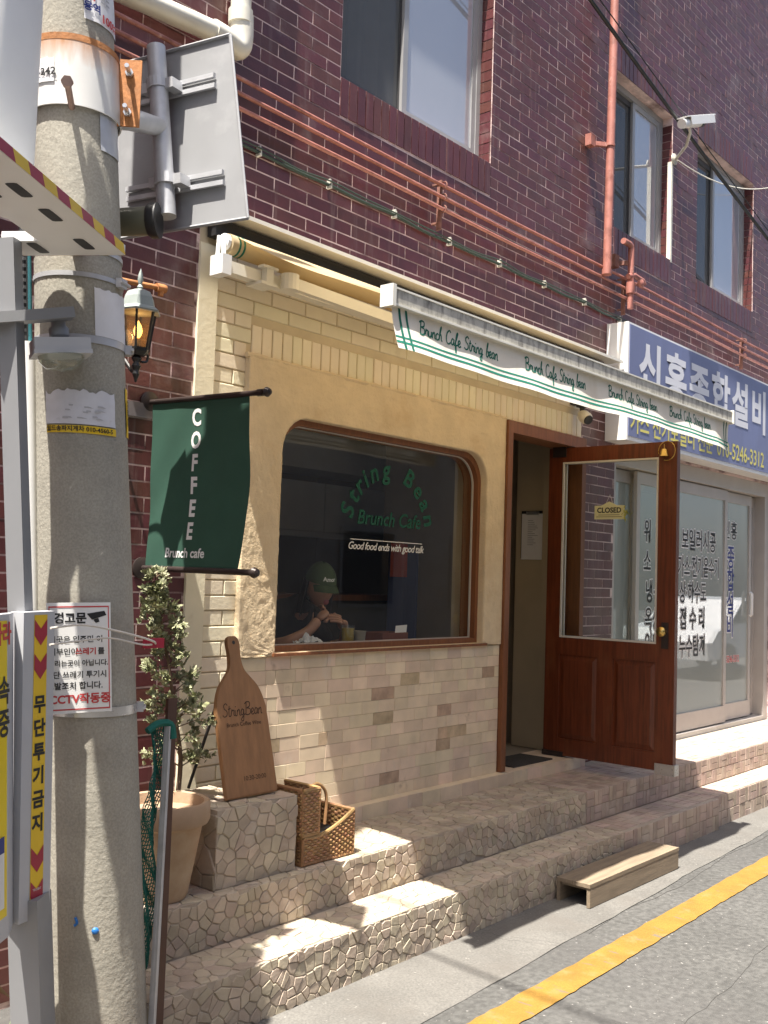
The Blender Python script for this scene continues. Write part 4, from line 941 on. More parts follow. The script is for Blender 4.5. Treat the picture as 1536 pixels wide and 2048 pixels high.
# ---- clipped black cable
cx_ = [(1.5, 3.52), (2.6, 3.52), (3.09, 3.518), (3.33, 3.510), (3.56, 3.515), (3.81, 3.508), (4.063, 3.513), (4.31, 3.498), (4.553, 3.499), (4.8, 3.497), (5.06, 3.505), (5.32, 3.495), (5.577, 3.501), (5.84, 3.494), (6.095, 3.505), (6.35, 3.49), (6.603, 3.493), (7.2, 3.462), (7.9, 3.47), (8.6, 3.455), (9.6, 3.46), (11, 3.47)]
cb = thing('wall_cable', 'black cable clipped along the brick above the awning', 'cable', (4, -.02, 3.5))
mb = MB(); mb.tube(spline([(x, -.016, z) for x, z in cx_], 4), .0085, 7); mb.tube(spline([(x, -.03, z + .012 + .006 * math.sin(x * 9)) for x, z in cx_], 4), .004, 6); mb.build('wire', M['cablegreen'], cb, smooth=True)
for x, z in cx_[2::2] + [(7.55, 3.466), (8.3, 3.462)]:
    m = MB(); m.box((x - .007, -.03, z - .018), (x + .007, -.002, z - .006)); m.box((x - .004, -.026, z + .006), (x + .004, -.002, z + .03)); m.box((x + .003, -.029, z - .012), (x + .007, -.024, z + .02)); m.build('clip', M['pvc'], cb)
# ---- rain pipe
dr = thing('rain_pipe', 'aged white rain pipe with an elbow behind the traffic sign', 'pipe', (2.91, -.06, 3.91))
mb = MB(); mb.tube([(2.910, -.06, 3.93), (2.875, -.06, 7.4)], .046, 18); mb.build('down_pipe', M['pvc'], dr, smooth=True)
mb = MB(); mb.tube([(1.0, -.06, 3.78), (2.79, -.06, 3.932)], .046, 18); mb.build('cross_pipe', M['pvc'], dr, smooth=True)
mb = MB(); mb.tube(spline([(2.75, -.06, 3.929), (2.83, -.06, 3.925), (2.895, -.06, 3.915), (2.918, -.06, 3.96), (2.914, -.06, 4.07)], 5), [.053] * 21, 18); mb.tube([(2.909, -.06, 4.03), (2.907, -.06, 4.09)], .055, 18); mb.build('elbow', M['pvc'], dr, smooth=True)
# ---- lantern
lc = V((2.30, -.26, 2.30))
lm = thing('wall_lantern', 'lit black wall lantern with a grey-green roof beside the pole', 'lantern', lc)
def sq(m, prof, c, n=6, a0=.3): m.lathe(prof, c, n=n, a0=a0)
mb = MB(); sq(mb, [(.085, .262), (.088, .268), (.066, .285), (.058, .32), (.048, .34), (.022, .352), (.0, .355)], lc); mb.build('roof', M['verdigris'], lm)
mb = MB(); mb.lathe([(.006, .352), (.012, .362), (.006, .372), (.011, .39), (.009, .41), (.0, .435)], lc, n=10); mb.build('finial', M['verdigris'], lm, smooth=True)
mb = MB(); sq(mb, [(.043, .125), (.064, .263)], lc); gl_ = mb.build('amber_glazing', M['amber'], lm)
mb = MB()
u_, v_ = frame((0, 0, 1))
for k in range(6):
    a = .3 + 2 * math.pi * k / 6; d = u_ * math.cos(a) + v_ * math.sin(a); mb.beam(lc + d * .044 + V((0, 0, .12)), lc + d * .066 + V((0, 0, .265)), .008, .008, d)
sq(mb, [(.0, .098), (.03, .10), (.046, .115), (.047, .128), (.04, .13), (.0, .131)], lc); mb.lathe([(.012, .10), (.02, .09), (.012, .075), (.018, .06), (.011, .045), (.014, .03), (.008, .015), (.004, .0), (.0, -.002)], lc, n=12); mb.build('cage', M['lampblack'], lm)
mb = MB(); mb.lathe([(.008, .13), (.012, .14), (.012, .165), (.0, .166)], lc, n=10); mb.build('lamp_holder', M['white'], lm)
mb = MB(); mb.lathe([(.006, .166), (.014, .18), (.017, .195), (.012, .215), (.0, .235)], lc, n=14); mb.build('bulb', M['bulb'], lm, smooth=True)
mb = MB(); mb.tube(spline([lc + V((0, 0, .07)), lc + V((.03, .06, .05)), lc + V((.02, .14, .12)), V((2.30, -.01, 2.42))], 6), .008, 8); mb.tube(spline([lc + V((.02, .0, .08)), lc + V((.045, .0, .085)), lc + V((.05, 0, .11)), lc + V((.03, 0, .115))], 4), .005, 6); mb.box((2.27, -.016, 2.34), (2.33, -.002, 2.50)); mb.build('scroll_arm', M['lampblack'], lm, smooth=True)
ld = bpy.data.lights.new('lantern_light', 'POINT'); ld.energy = 1.0; ld.color = (1, .6, .25); ld.shadow_soft_size = .02
lo = bpy.data.objects.new('lantern_light', ld); COL.objects.link(lo); lo.parent = lm; lo.location = (0, 0, .2)
# blank plate on the brick under the lantern
mb = MB(); mb.box((2.42, -.012, 2.215), (2.60, -.003, 2.275)); tag(mb.build('wall_plate', M['slate'], None, org=(2.51, -.008, 2.245)), 'small blank grey plate on the brick below the lantern', 'plate')
# ---- green COFFEE banner
BXX = 2.557
bn = thing('cafe_banner', 'green COFFEE Brunch cafe banner hung between two rods on the wall', 'banner', (BXX, 0, 1.6))
def ban(a, b, off=0.0):   # a: 0..1 from the wall outwards, b: 0 top .. 1 bottom
    wtop, wbot = .585, .555; yy = -.028 - (wtop + (wbot - wtop) * b) * a - .018 * math.sin(b * 3.0) * a
    top = 2.283 - .018 * a; zz = top + (1.60 - top) * b
    x = BXX + .010 * math.sin(a * 5 + b * 2.2) * math.sin(math.pi * b) + .016 * math.sin(b * 3.14) * a + .004 * math.sin(a * 15 + b * 11) * b * (1 - b) * 4 - off
    return V((x, yy, zz))
mb = MB(); mb.grid(lambda u, v: ban(u, v), 40, 50); mb.build('cloth', M['banner'], bn, smooth=True)
mb = MB(); mb.tube([(BXX, 0, 2.283), (BXX, -.695, 2.262)], .011, 12); mb.tube([(BXX, -.66, 2.263), (BXX, -.69, 2.262)], .014, 12); mb.lathe([(.0, 0), (.014, .004), (.019, .018), (.012, .032), (0, .036)], (BXX, -.69, 2.262), (0, -1, 0), 12); mb.build('rod', M['darkmetal'], bn, smooth=True)
mb = MB(); mb.tube([(BXX, 0, 1.602), (BXX, -.665, 1.598)], .012, 12); mb.lathe([(.0, 0), (.016, .004), (.021, .018), (.014, .034), (0, .038)], (BXX, -.66, 1.598), (0, -1, 0), 12); mb.build('rod', M['darkmetal'], bn, smooth=True)
for z in (2.283, 1.602):
    m = MB(); m.lathe([(.045, 0), (.045, .008), (.03, .014), (0, .016)], (BXX, -.001, z), (0, -1, 0), 18); m.build('wall_flange', M['darkmetal'], bn, smooth=True)
mb = MB()
H_ = .675; W_ = .58
for i, ch in enumerate('COFFEE'): lay(mb, ch, lambda p, q, i=i: ban(.475 + p / W_ * .9, .118 + i * .1325 - q / H_, .0016), size=.090, bold=.0032)
lay(mb, 'Brunch cafe', lambda p, q: ban(.43 + p / W_, .905 - q / H_, .0016), size=.052, bold=.0012, shear=.08); mb.build('lettering', M['print'], bn)
# ---- cameras
bc = thing('bullet_camera', 'white bullet security camera on an arm between upper windows', 'camera', (7.4, 0, 5.0))
ca, cb2 = V((6.71, -.36, 4.885)), V((7.33, -.36, 5.135)); ca = ca + (cb2 - ca) * .2; ax = (cb2 - ca)
mb = MB(); mb.tube([ca, ca.lerp(cb2, .62)], .034, 16); mb.build('body', M['white'], bc, smooth=True)
mb = MB(); axn = ax.normalized(); sd = axn.cross(V((0, 0, 1))).normalized(); upn = sd.cross(axn)
mb.obox(ca.lerp(cb2, .55) + upn * .042, ax * .5, sd * .042, upn * .004); mb.obox(ca.lerp(cb2, .58) + sd * .042 + upn * .012, ax * .42, sd * .003, upn * .03); mb.obox(ca.lerp(cb2, .58) - sd * .042 + upn * .012, ax * .42, sd * .003, upn * .03); mb.build('sun_shield', M['white'], bc)
mb = MB(); mb.tube([ca.lerp(cb2, .6), ca.lerp(cb2, .7)], .036, 16); mb.build('lens_front', M['black'], bc, smooth=True)
mb = MB(); mb.tube([ca.lerp(cb2, .25) - upn * .03, ca.lerp(cb2, .25) - upn * .07, V((7.05, -.3, 4.86)), V((7.49, -.02, 4.98))], .012, 8); mb.lathe([(.045, 0), (.045, .012), (.02, .02)], (7.49, -.001, 4.98), (0, -1, 0), 16); mb.build('arm', M['pvc'], bc, smooth=True)
mb = MB(); mb.tube(sag((7.5, -.03, 4.97), (9.6, -.03, 5.42), .1), .005, 6); tag(mb.build('camera_wire', M['pvc'], None, smooth=True, org=(7.5, -.03, 4.97)), 'thin pale wire drooping right from the bullet camera', 'wire')
dc = thing('dome_camera', 'small beige turret camera under the awning by the doorway', 'camera', (5.99, -.06, 2.7))
mb = MB(); mb.lathe([(.04, 0), (.04, -.018), (.018, -.022), (.015, -.05), (.0, -.052)], (5.99, -.075, 2.785), n=16); mb.box((5.95, -.11, 2.785), (6.03, .0, 2.795)); mb.build('mount', M['black'], dc)
mb = MB(); mb.lathe([(.0, -.045), (.03, -.04), (.042, -.01), (.042, .03), (.034, .05), (.0, .052)], (5.985, -.095, 2.70), (-.35, -.8, -.55), 18); mb.build('body', M['dirtywhite'], dc, smooth=True)
mb = MB(); mb.lathe([(.033, .05), (.03, .058), (.015, .056), (.0, .055)], (5.985, -.095, 2.70), (-.35, -.8, -.55), 18); mb.build('lens', M['black'], dc, smooth=True)
# ---- overhead lines
for nm, p, q, d, r_, lb in (('overhead_cable', (4.6, -.30, 5.55), (9.6, -.30, 4.47), .05, .0135, 'thick black overhead cable slanting down across the upper windows'), ('overhead_cable', (4.7, -.31, 5.58), (9.7, -.31, 4.49), .02, .004, 'thin black wire running just above the thick slanting cable')):
    m = MB(); m.tube(sag(p, q, d), r_, 8); tag(m.build(nm, M['cable'], None, smooth=True, org=p), lb, 'cable', 'cables across the upper windows')
# ---- things on and by the door
cs_ = thing('closed_sign', 'small cream CLOSED plaque hanging on the glass door', 'sign', (DX - .03, -.325, 2.05))
mb = MB(); mb.box((DX - .034, -.222, 2.012), (DX - .026, -.43, 2.10)); mb.add([(DX - .034, -.27, 2.10), (DX - .034, -.325, 2.125), (DX - .034, -.38, 2.10), (DX - .026, -.27, 2.10), (DX - .026, -.325, 2.125), (DX - .026, -.38, 2.10)], [(0, 1, 2), (3, 5, 4), (0, 3, 4, 1), (1, 4, 5, 2)]); mb.build('plaque', mat('cream_plaque', (.62, .6, .36), .6, .05), cs_)
mb = MB(); lay(mb, 'CLOSED', lambda p, q: V((DX - .0345, -.326 - p, 2.068 + q)), size=.046, bold=.0016); mb.box((DX - .0346, -.25, 2.038), (DX - .0342, -.40, 2.041)); mb.box((DX - .0346, -.235, 2.026), (DX - .0342, -.415, 2.029)); mb.build('lettering', M['ink'], cs_)
mb = MB(); mb.tube([(DX - .03, -.30, 2.11), (DX - .025, -.326, 2.17), (DX - .03, -.35, 2.11)], .0015, 5); mb.build('hanging_cord', M['bead'], cs_)
mb = MB(); rr = random.Random(8)
for k in range(26):
    b = V((DX - .034, -.44 - rr.uniform(-.015, .035), 2.05 + rr.uniform(-.03, .03))); d = V((rr.uniform(-.3, 0), rr.uniform(-1, .6), rr.uniform(-.8, 1))).normalized() * rr.uniform(.02, .045); s_ = frame(d)[0] * .005
    mb.add([b, b + d * .5 + s_, b + d, b + d * .5 - s_], [(0, 1, 2, 3)])
mb.build('artificial_leaves', mat('yellow_leaf', (.34, .34, .05), .6, .2, 20), cs_)
db = thing('door_bell', 'brass shop bell with a ring at the top corner of the door', 'bell', (DX - .03, -.70, 2.42))
mb = MB(); mb.lathe([(.0, .012), (.014, .01), (.022, .0), (.028, -.028), (.034, -.036), (.0, -.034)], (DX - .045, -.70, 2.432), n=18); mb.build('bell', M['brass'], db, smooth=True)
mb = MB(); mb.tube([V((DX - .04, -.715 + .055 * math.cos(a), 2.43 + .06 * math.sin(a))) for a in [k * 2 * math.pi / 20 - .3 for k in range(18)]], .0028, 6); mb.tube([(DX - .02, -.70, 2.475), (DX - .045, -.70, 2.47), (DX - .045, -.70, 2.44)], .003, 6); mb.build('spring_ring', M['brass'], db, smooth=True)
cl = thing('clipboard', 'clipboard with a white paper list hanging inside the doorway', 'clipboard', (6.108, .33, 1.9))
mb = MB(); mb.box((6.1085, .455, 1.76), (6.1135, .27, 2.09)); mb.build('backing', M['ink'], cl)
mb = MB(); mb.box((6.1065, .45, 1.75), (6.108, .275, 2.07)); mb.build('sheet', M['paper'], cl)
mb = MB(); mb.box((6.098, .41, 2.062), (6.1064, .31, 2.085)); mb.build('clip', M['steel'], cl)
mb = MB()
for k in range(14): mb.box((6.1055, .40, 2.02 - k * .013), (6.1063, .385 - rng.uniform(.02, .07), 2.025 - k * .013))
mb.build('list_lines', M['faint'], cl)
mb = MB(); mb.box((5.35, -.02, .4655), (5.8, .22, .4735)); tag(mb.build('door_mat', mat('dark_mat', (.05, .045, .04), .95, .2, 60, .5, 200), None, org=(5.58, .1, .466)), 'dark doormat just inside the open doorway', 'mat')

mb = MB(); mb.tube([V((1.03, -.006, 7.0)).lerp(V((.54, -9.2, 7.0)), k / 20) + V((0, 0, -.25 * 4 * (k / 20) * (1 - k / 20) * .3)) for k in range(21)], .013, 8); tag(mb.build('overhead_cable', M['cable'], None, smooth=True, org=(1.03, -.006, 7.0)), 'cable spanning the alley high above, casting a line on the road', 'cable')
# ================================================================ utility pole and what hangs on it
def pax(z): return V((1.929 - .0847 * (z - .272), -.72, z))
def prad(z): return .155 - .01131 * (z - .272)
PH0 = math.radians(-123.3)
def pp(deg, z, off=0.0):
    a = PH0 + math.radians(deg); return pax(z) + V((math.cos(a), math.sin(a), 0)) * (prad(z) + off)
pole = thing('utility_pole', 'grey concrete utility pole leaning at the left of the cafe', 'pole', pax(0))
mb = MB(); zz = [i * .25 for i in range(33)]
mb.tube([pax(z) for z in zz], [prad(z) for z in zz], 48); mb.build('shaft', M['pole'], pole, smooth=True)
def pband(z0, z1, off, th, m, name, d0=-180, d1=180, k=48):
    q = MB()
    prof = [(z0, off), (z0, off + th), (z1, off + th), (z1, off)]
    for i in range(k + 1):
        d = d0 + (d1 - d0) * i / k
        q.v += [tuple(pp(d, z, o)) for z, o in prof]
        if i:
            for j in range(4): a = (i - 1) * 4; q.f.append((a + j, a + (j + 1) % 4, a + 4 + (j + 1) % 4, a + 4 + j))
    return q.build(name, m, pole, smooth=True, angle=30)
bandm = M['rustband']; Nn = bandm.node_tree
pband(2.955, 3.165, .010, .004, M['rustband'], 'steel_band')
pband(3.146, 3.1655, .0142, .0006, M['rust'], 'rusty_band_edge')
mb = MB(); f0 = pp(78, 3.06, .012); rad = (pp(78, 3.06, .1) - pp(78, 3.06, 0)).normalized(); tan = V((-rad.y, rad.x, 0))
mb.obox(f0 + rad * .032, rad * .034, tan * .004, V((0, 0, .105))); mb.build('band_flange', M['rust'], pole)
for z in (3.12, 2.995):
    m = MB(); m.tube([f0 + rad * .03 + V((0, 0, z - 3.06)) - tan * .06, f0 + rad * .03 + V((0, 0, z - 3.06)) + tan * .03], .007, 10); m.tube([f0 + rad * .03 + V((0, 0, z - 3.06)) - tan * .016, f0 + rad * .03 + V((0, 0, z - 3.06)) - tan * .005], .013, 6); m.build('band_bolt', M['steel'], pole)
for z in (2.952, 3.54):
    a = pp(-4, z, -.02); b = pp(-4, z, .155); m = MB(); m.tube([a, b], .0095, 10); m.tube([b, b + (b - a).normalized() * .014], .017, 6); m.build('step_bolt', M['boltrust'], pole)
for z, h, m_ in ((2.535, .014, 'galv'), (2.455, .014, 'galv'), (2.262, .022, 'galv')): pband(z, z + h, .001, .0025, M[m_], 'steel_strap')
pband(1.158, 1.186, .001, .003, M['steel'], 'steel_strap')
for d, z in ((0, 2.54), (62, 2.462), (88, 2.272), (86, 1.172)):
    m = MB(); c = pp(d, z, .012); rd_ = (pp(d, z, .1) - pp(d, z)).normalized(); tn = V((-rd_.y, rd_.x, 0)); m.obox(c, rd_ * .01, tn * .018, V((0, 0, .014))); m.tube([c - tn * .03 + rd_ * .012, c + tn * .03 + rd_ * .012], .005, 8); m.build('strap_clamp', M['galv'], pole)
mb = MB(); mb.tube(spline([pp(-20, .55 + .001, .002), pp(-17, .56, .004), pp(-19, .575, .003)], 3), .004, 6); mb.lathe([(.0, .002), (.011, .002), (.006, .006), (0, .007)], pp(2, .535, 0), pp(2, .535, 1) - pp(2, .535, 0), 8); mb.build('blue_paint_spot', mat('blue_paint', (.02, .16, .5), .5), pole)
def patch(name, label, d0, d1, z0, z1, m, cat, torn=0.0, off=.0015, kx=24, kz=14, seed=0):
    q = MB(); o = thing(name, label, cat, pp((d0 + d1) / 2, z0))
    def fn(u, v):
        d = d0 + (d1 - d0) * u; z = z0 + (z1 - z0) * v
        if torn: z = z0 + (z1 - z0) * v * (1 - torn * (.5 + .5 * nz(u * 3.1, seed, 1.7, 2.3)) - torn * .5 * abs(nz(u, seed + 3, 5, 9)))
        return pp(d, z, off + .002 * (1 + nz(u * 4, v * 4, seed, 1.3)))
    q.grid(fn, kx, kz); sheet = q.build('sheet', m, o, smooth=True); return o, fn
def on_patch(d0, d1, z0, off):   # text laid on the pole, metres
    dm = (d0 + d1) / 2
    def fn(a, b): z = z0 + b; return pp(dm + math.degrees(a / prad(z)), z, off)
    return fn
t_, _ = patch('torn_paper_notice', 'torn white paper notice above the yellow strip on the pole', -47, 44, 2.018, 2.135, M['papergrey'], 'notice', .3, seed=2)
mb = MB(); rr = random.Random(4)
for k in range(16): a = rr.uniform(-.07, .06); z = rr.uniform(.0, .05); mb.add([on_patch(-2, -2, 2.03, .0062)(a, z), on_patch(-2, -2, 2.03, .0062)(a + rr.uniform(.01, .03), z), on_patch(-2, -2, 2.03, .0062)(a + .012, z + .004), on_patch(-2, -2, 2.03, .0062)(a, z + .004)], [(0, 1, 2, 3)])
mb.build('faded_print', M['faint'], t_)
t_, _ = patch('yellow_phone_strip', 'yellow strip with a phone number under the torn notice', -46, 45, 1.992, 2.014, M['yellow'], 'sticker', 0, seed=3, kz=2)
mb = MB(); lay(mb, '월드송파지게차 010-4560-5', on_patch(-3, -3, 2.003, .0062), size=.0175, bold=.0004); mb.build('lettering', M['ink'], t_)
t_, _ = patch('white_paper_sheet', 'crumpled white paper sheet strapped to the right side of the pole', 19, 86, 2.285, 2.435, M['paper'], 'paper', .08, seed=6)
t_, _ = patch('leaflet', 'printed leaflet with red and blue lettering at the top of the pole', 15, 87, 3.225, 3.50, M['paper'], 'leaflet', 0, seed=7)
mb = MB(); lay(mb, '100%', on_patch(58, 58, 3.243, .007), size=.035, bold=.001); lay(mb, '지', on_patch(24, 24, 3.30, .007), size=.04, bold=.001); mb.build('red_lettering', M['inkred'], t_)
mb = MB(); lay(mb, '용역', on_patch(27, 27, 3.262, .007), size=.03, bold=.001); mb.build('blue_lettering', M['inkblue'], t_)
mb = MB()
for k in range(5):
    for a in (.0, .02): 
        fn = on_patch(50, 50, 3.29, .007); z = k * .014; mb.add([fn(a - .02, z), fn(a - .005, z), fn(a - .005, z + .006), fn(a - .02, z + .006)], [(0, 1, 2, 3)])
mb.build('small_print', M['faint'], t_)
t_, _ = patch('pole_tag_plate', 'blank grey tag plate on the pole under the steel band', 34, 78, 2.845, 2.975, M['galv'], 'plate', 0, seed=1)
t_, _ = patch('number_sticker', 'weathered number sticker with faded digits on the steel band', -62, -24, 3.02, 3.10, M['paper'], 'sticker', .2, off=.0145, seed=9)
mb = MB(); lay(mb, '1-3-242', on_patch(-43, -43, 3.048, .0195), size=.03, bold=.0008); mb.build('digits', M['ink'], t_)
t_, _ = patch('yellow_side_sticker', 'yellow sticker with black print on the right edge of the pole', 72, 95, 2.0, 2.15, M['yellow'], 'sticker', 0, seed=11)
mb = MB(); lay(mb, '지게차', lambda a, b: pp(82 - math.degrees(b / .134), 2.075 + a, .0062), size=.03, bold=.0006); mb.build('lettering', M['ink'], t_)
# ---- dumping notice plate
NTL, NTR, NBR, NBL = V((1.632, -.815, 1.492)), V((1.800, -.885, 1.497)), V((1.826, -.882, 1.178)), V((1.658, -.812, 1.172))
nb = thing('dumping_notice', 'white red-bordered notice board with a camera picture strapped to the pole', 'notice', (NBL + NBR) / 2)
nx_ = (NTR - NTL); nzv = (NBL - NTL); nn = nx_.cross(nzv).normalized()
if nn.y > 0: nn = -nn
def nt_(u, v, o=0.0): return NTL + nx_ * u + nzv * v + nn * o
def quad(m, u0, u1, v0, v1, o): m.add([nt_(u0, v1, o), nt_(u1, v1, o), nt_(u1, v0, o), nt_(u0, v0, o)], [(0, 1, 2, 3)])
mb = MB(); mb.add([NTL, NTR, NBR, NBL, NTL - nn * .004, NTR - nn * .004, NBR - nn * .004, NBL - nn * .004], [(0, 1, 2, 3), (7, 6, 5, 4), (0, 4, 5, 1), (1, 5, 6, 2), (2, 6, 7, 3), (3, 7, 4, 0)]); mb.build('plate', M['white'], nb)
mb = MB()
for a in ((.03, .97, .03, .042), (.03, .97, .958, .97), (.03, .045, .042, .958), (.955, .97, .042, .958)): quad(mb, *a, .0008)
NWm, NHm = nx_.length, nzv.length
def nfn(u, v): return lambda p, q: nt_(u + p / NWm, v - q / NHm, .001)
lay(mb, 'CCTV작동중', nfn(.50, .875), size=.0325, bold=.001); lay(mb, '쓰레기', nfn(.60, .445), size=.022, bold=.0006); mb.build('red_print', M['inkred'], nb)
mb = MB(); lay(mb, '경고문', nfn(.36, .145), size=.034, bold=.0012); mb.build('heading_print', M['ink'], nb); mb = MB(); lay(mb, '이곳은 입주민 이', nfn(.45, .335), size=.022, bold=.0004)
lay(mb, '외부인이', nfn(.25, .445), size=.022, bold=.0004); lay(mb, '를', nfn(.84, .445), size=.022, bold=.0004); lay(mb, '버리는곳이 아닙니다.', nfn(.48, .55), size=.0195, bold=.0004)
lay(mb, '무단 쓰레기 투기시', nfn(.45, .655), size=.022, bold=.0004); lay(mb, '고발조치 합니다.', nfn(.42, .755), size=.023, bold=.0005)
mb.build('black_print', M['ink'], nb); mb = MB()
for a in ((.62, .10, .90, .075, .93, .115, .70, .155), (.72, .155, .80, .14, .82, .175, .76, .185)): mb.add([nt_(a[i], a[i + 1], .001) for i in (0, 2, 4, 6)], [(0, 1, 2, 3)])
mb.build('camera_picture', M['ink'], nb)
# white cords tied round to a red clip
wc = thing('tied_rope', 'white cord looped from the warning box to a red clip', 'cord', (1.6, -.95, 1.43))
mb = MB(); mb.tube(spline([(1.56, -.96, 1.43), (1.68, -.93, 1.435), (1.80, -.93, 1.415), (1.92, -.93, 1.385), (1.955, -.905, 1.37)], 8), .0035, 6); mb.tube(spline([(1.56, -.96, 1.385), (1.68, -.92, 1.39), (1.78, -.92, 1.395), (1.88, -.93, 1.375), (1.93, -.92, 1.372)], 8), .003, 6); mb.build('cord', M['bead'], wc, smooth=True)
mb = MB(); mb.box((1.915, -.915, 1.36), (1.98, -.895, 1.39)); mb.build('red_clip', M['red'], wc)
# ---- cables and trunking beside the pole
for nm, lb, d, off, r_, m_, z0, z1, cat in (('pole_cable', 'teal cable running up the left side of the pole', -86, .012, .006, 'teal', 0.3, 7, 'cable'), ('pole_cable', 'black cable beside the teal one on the pole', -94, .016, .009, 'cable', .3, 7, 'cable'), ('cable_trunking', 'white plastic cable trunking on the left side of the pole', -84, .02, .024, 'white', .1, 2.27, 'trunking'), ('corrugated_conduit', 'black corrugated conduit behind the warning post head', -97, .03, .014, 'black', 2.1, 2.75, 'conduit')):
    m = MB(); kk = 60 if nm == 'corrugated_conduit' else 12
    pts = [pp(d, z0 + (z1 - z0) * i / kk, off) for i in range(kk + 1)]
    m.tube(pts, [r_ * (1.15 if (nm == 'corrugated_conduit' and i % 2) else 1) for i in range(kk + 1)], 10); tag(m.build(nm, M[m_], None, smooth=nm != 'corrugated_conduit', org=pts[0]), lb, cat)
# ---- back of a traffic sign
ts = thing('traffic_sign', 'back of a grey aluminium traffic sign bracketed to the pole', 'sign', (2.06, -.66, 2.75))
TL, TR, BR, BL_ = V((2.055, -.33, 3.392)), V((2.155, -.896, 3.378)), V((2.174, -.999, 2.740)), V((2.074, -.43, 2.752))
sn = (TR - TL).cross(BL_ - TL).normalized()
if sn.x > 0: sn = -sn
mb = MB(); mb.add([TL, TR, BR, BL_] + [p - sn * .003 for p in (TL, TR, BR, BL_)], [(0, 1, 2, 3), (7, 6, 5, 4), (0, 4, 5, 1), (1, 5, 6, 2), (2, 6, 7, 3), (3, 7, 4, 0)]); mb.build('panel', M['signback'], ts)
mb = MB(); ring4 = [TL, TR, BR, BL_]
for i in range(4): mb.tube([ring4[i] + sn * .004, ring4[(i + 1) % 4] + sn * .004], .006, 6)
mb.build('folded_rim', M['signback'], ts, smooth=True)
def sp_(u, v, o=0.0): return TL + (TR - TL) * u + (BL_ - TL) * v + sn * o
for v in (.235, .765):
    for dv in (-.028, .028):
        m = MB(); m.beam(sp_(.12, v + dv, .012), sp_(.87, v + dv, .012), .016, .012, sn); m.build('channel_rail', M['galv'], ts)
mb = MB(); pa, pb = sp_(.52, .02, .062), sp_(.50, .96, .062); mb.tube([pa, pb], .032, 18); mb.build('mast_pipe', M['galv'], ts, smooth=True)
for v in (.235, .765):
    c = sp_(.51, v, .062); m = MB(); d = (pb - pa).normalized(); m.tube([c - d * .018, c + d * .018], .038, 18); m.obox(c - sn * .02 + (TR - TL).normalized() * .05, sn * .025, (TR - TL).normalized() * .02, d * .018); m.obox(c - sn * .02 - (TR - TL).normalized() * .05, sn * .025, (TR - TL).normalized() * .02, d * .018); m.build('clamp', M['galv'], ts)
mb = MB(); c = sp_(.51, .47, .062); q0 = pp(88, 3.0, -.01); mb.tube([q0, q0.lerp(c, .3), c], [.045, .036, .03], 14); mb.build('support_arm', M['galv'], ts, smooth=True)
hb = thing('round_housing', 'short olive cylinder with a black rim behind the pole under the sign', 'housing', (2.0, -.66, 2.72))
c = V((1.98, -.70, 2.735)); ax_ = V((.55, -.75, .05)); mb = MB(); mb.lathe([(.0, -.08), (.045, -.08), (.048, .04), (.0, .04)], c, ax_, 20); mb.build('shell', mat('olive_metal', (.12, .12, .08), .5), hb, smooth=True)
mb = MB(); mb.lathe([(.05, .02), (.058, .03), (.058, .055), (.045, .055), (.0, .045)], c, ax_, 20); mb.build('rim', M['black'], hb, smooth=True)
# ================================================================ anti-dumping warning post
def dax(z): return V((1.512 - .094 * (z - 1.772), -.835, z))
wp = thing('warning_post', 'grey anti-dumping warning post with yellow signs and striped canopy at left', 'post', dax(0))
CU = V((-.838, -.545, 0)); CV = V((-.545, .838, 0)); CA = V((1.716, -.992, 2.5))
mb = MB(); mb.beam(dax(.68), dax(2.50), .05, .05, CU); mb.build('mast', M['greypost'], wp)
mb = MB(); mb.beam(dax(.0), dax(.68), .088, .088, CU); mb.build('mast_sleeve', M['greypost'], wp)
mb = MB(); L1, L2, TH = .95, .31, .028
mb.prism([(0, 0), (L1, 0), (L1, .2), (.13, .2), (.13, L2), (0, L2)], CA, CU, CV, V((0, 0, 1)), TH); mb.build('canopy_plate', M['white'], wp)
for side in (0, 1):
    k = 13 if side == 0 else 4; Ld = L1 if side == 0 else L2
    for i in range(k):
        m = MB(); d = CU if side == 0 else CV; nrm = -CV if side == 0 else -CU
        a, b = Ld * i / k, Ld * (i + 1) / k; s0 = .018
        P0 = CA + nrm * .0015
        m.add([P0 + d * a, P0 + d * b, P0 + d * min(b + s0, Ld) + V((0, 0, TH)), P0 + d * min(a + s0, Ld) + V((0, 0, TH))], [(0, 1, 2, 3)]); m.build('hazard_stripe', M['red'] if i % 2 else M['yellow'], wp)
for (a, b) in ((.05, .06), (.02, .21), (.28, .05), (.45, .05), (.45, .13), (.62, .05)):
    m = MB(); o = CA + CU * (a + .05) + CV * (b + .02); pl = []
    for k in range(16):
        t = k / 16 * 2 * math.pi; pl.append((.045 * max(-1, min(1, 1.3 * math.cos(t))), .016 * max(-1, min(1, 1.3 * math.sin(t)))))
    m.prism(pl, o + V((0, 0, -.0005)), CU, CV, V((0, 0, -1)), .001); m.build('vent_slot', M['slot'], wp)
mb = MB(); hc = CA + CU * .36 + CV * .21
prof = []
for k in range(28):
    t = k / 28 * 2 * math.pi; cc, ss = math.cos(t), math.sin(t); prof.append((.14 * math.copysign(abs(cc) ** .6, cc), .055 * math.copysign(abs(ss) ** .6, ss)))
mb.prism(prof, hc + V((0, 0, TH)), CU, CV, V((0, 0, 1)), 1.1, .01, .95); mb.build('housing', M['white'], wp, smooth=True)
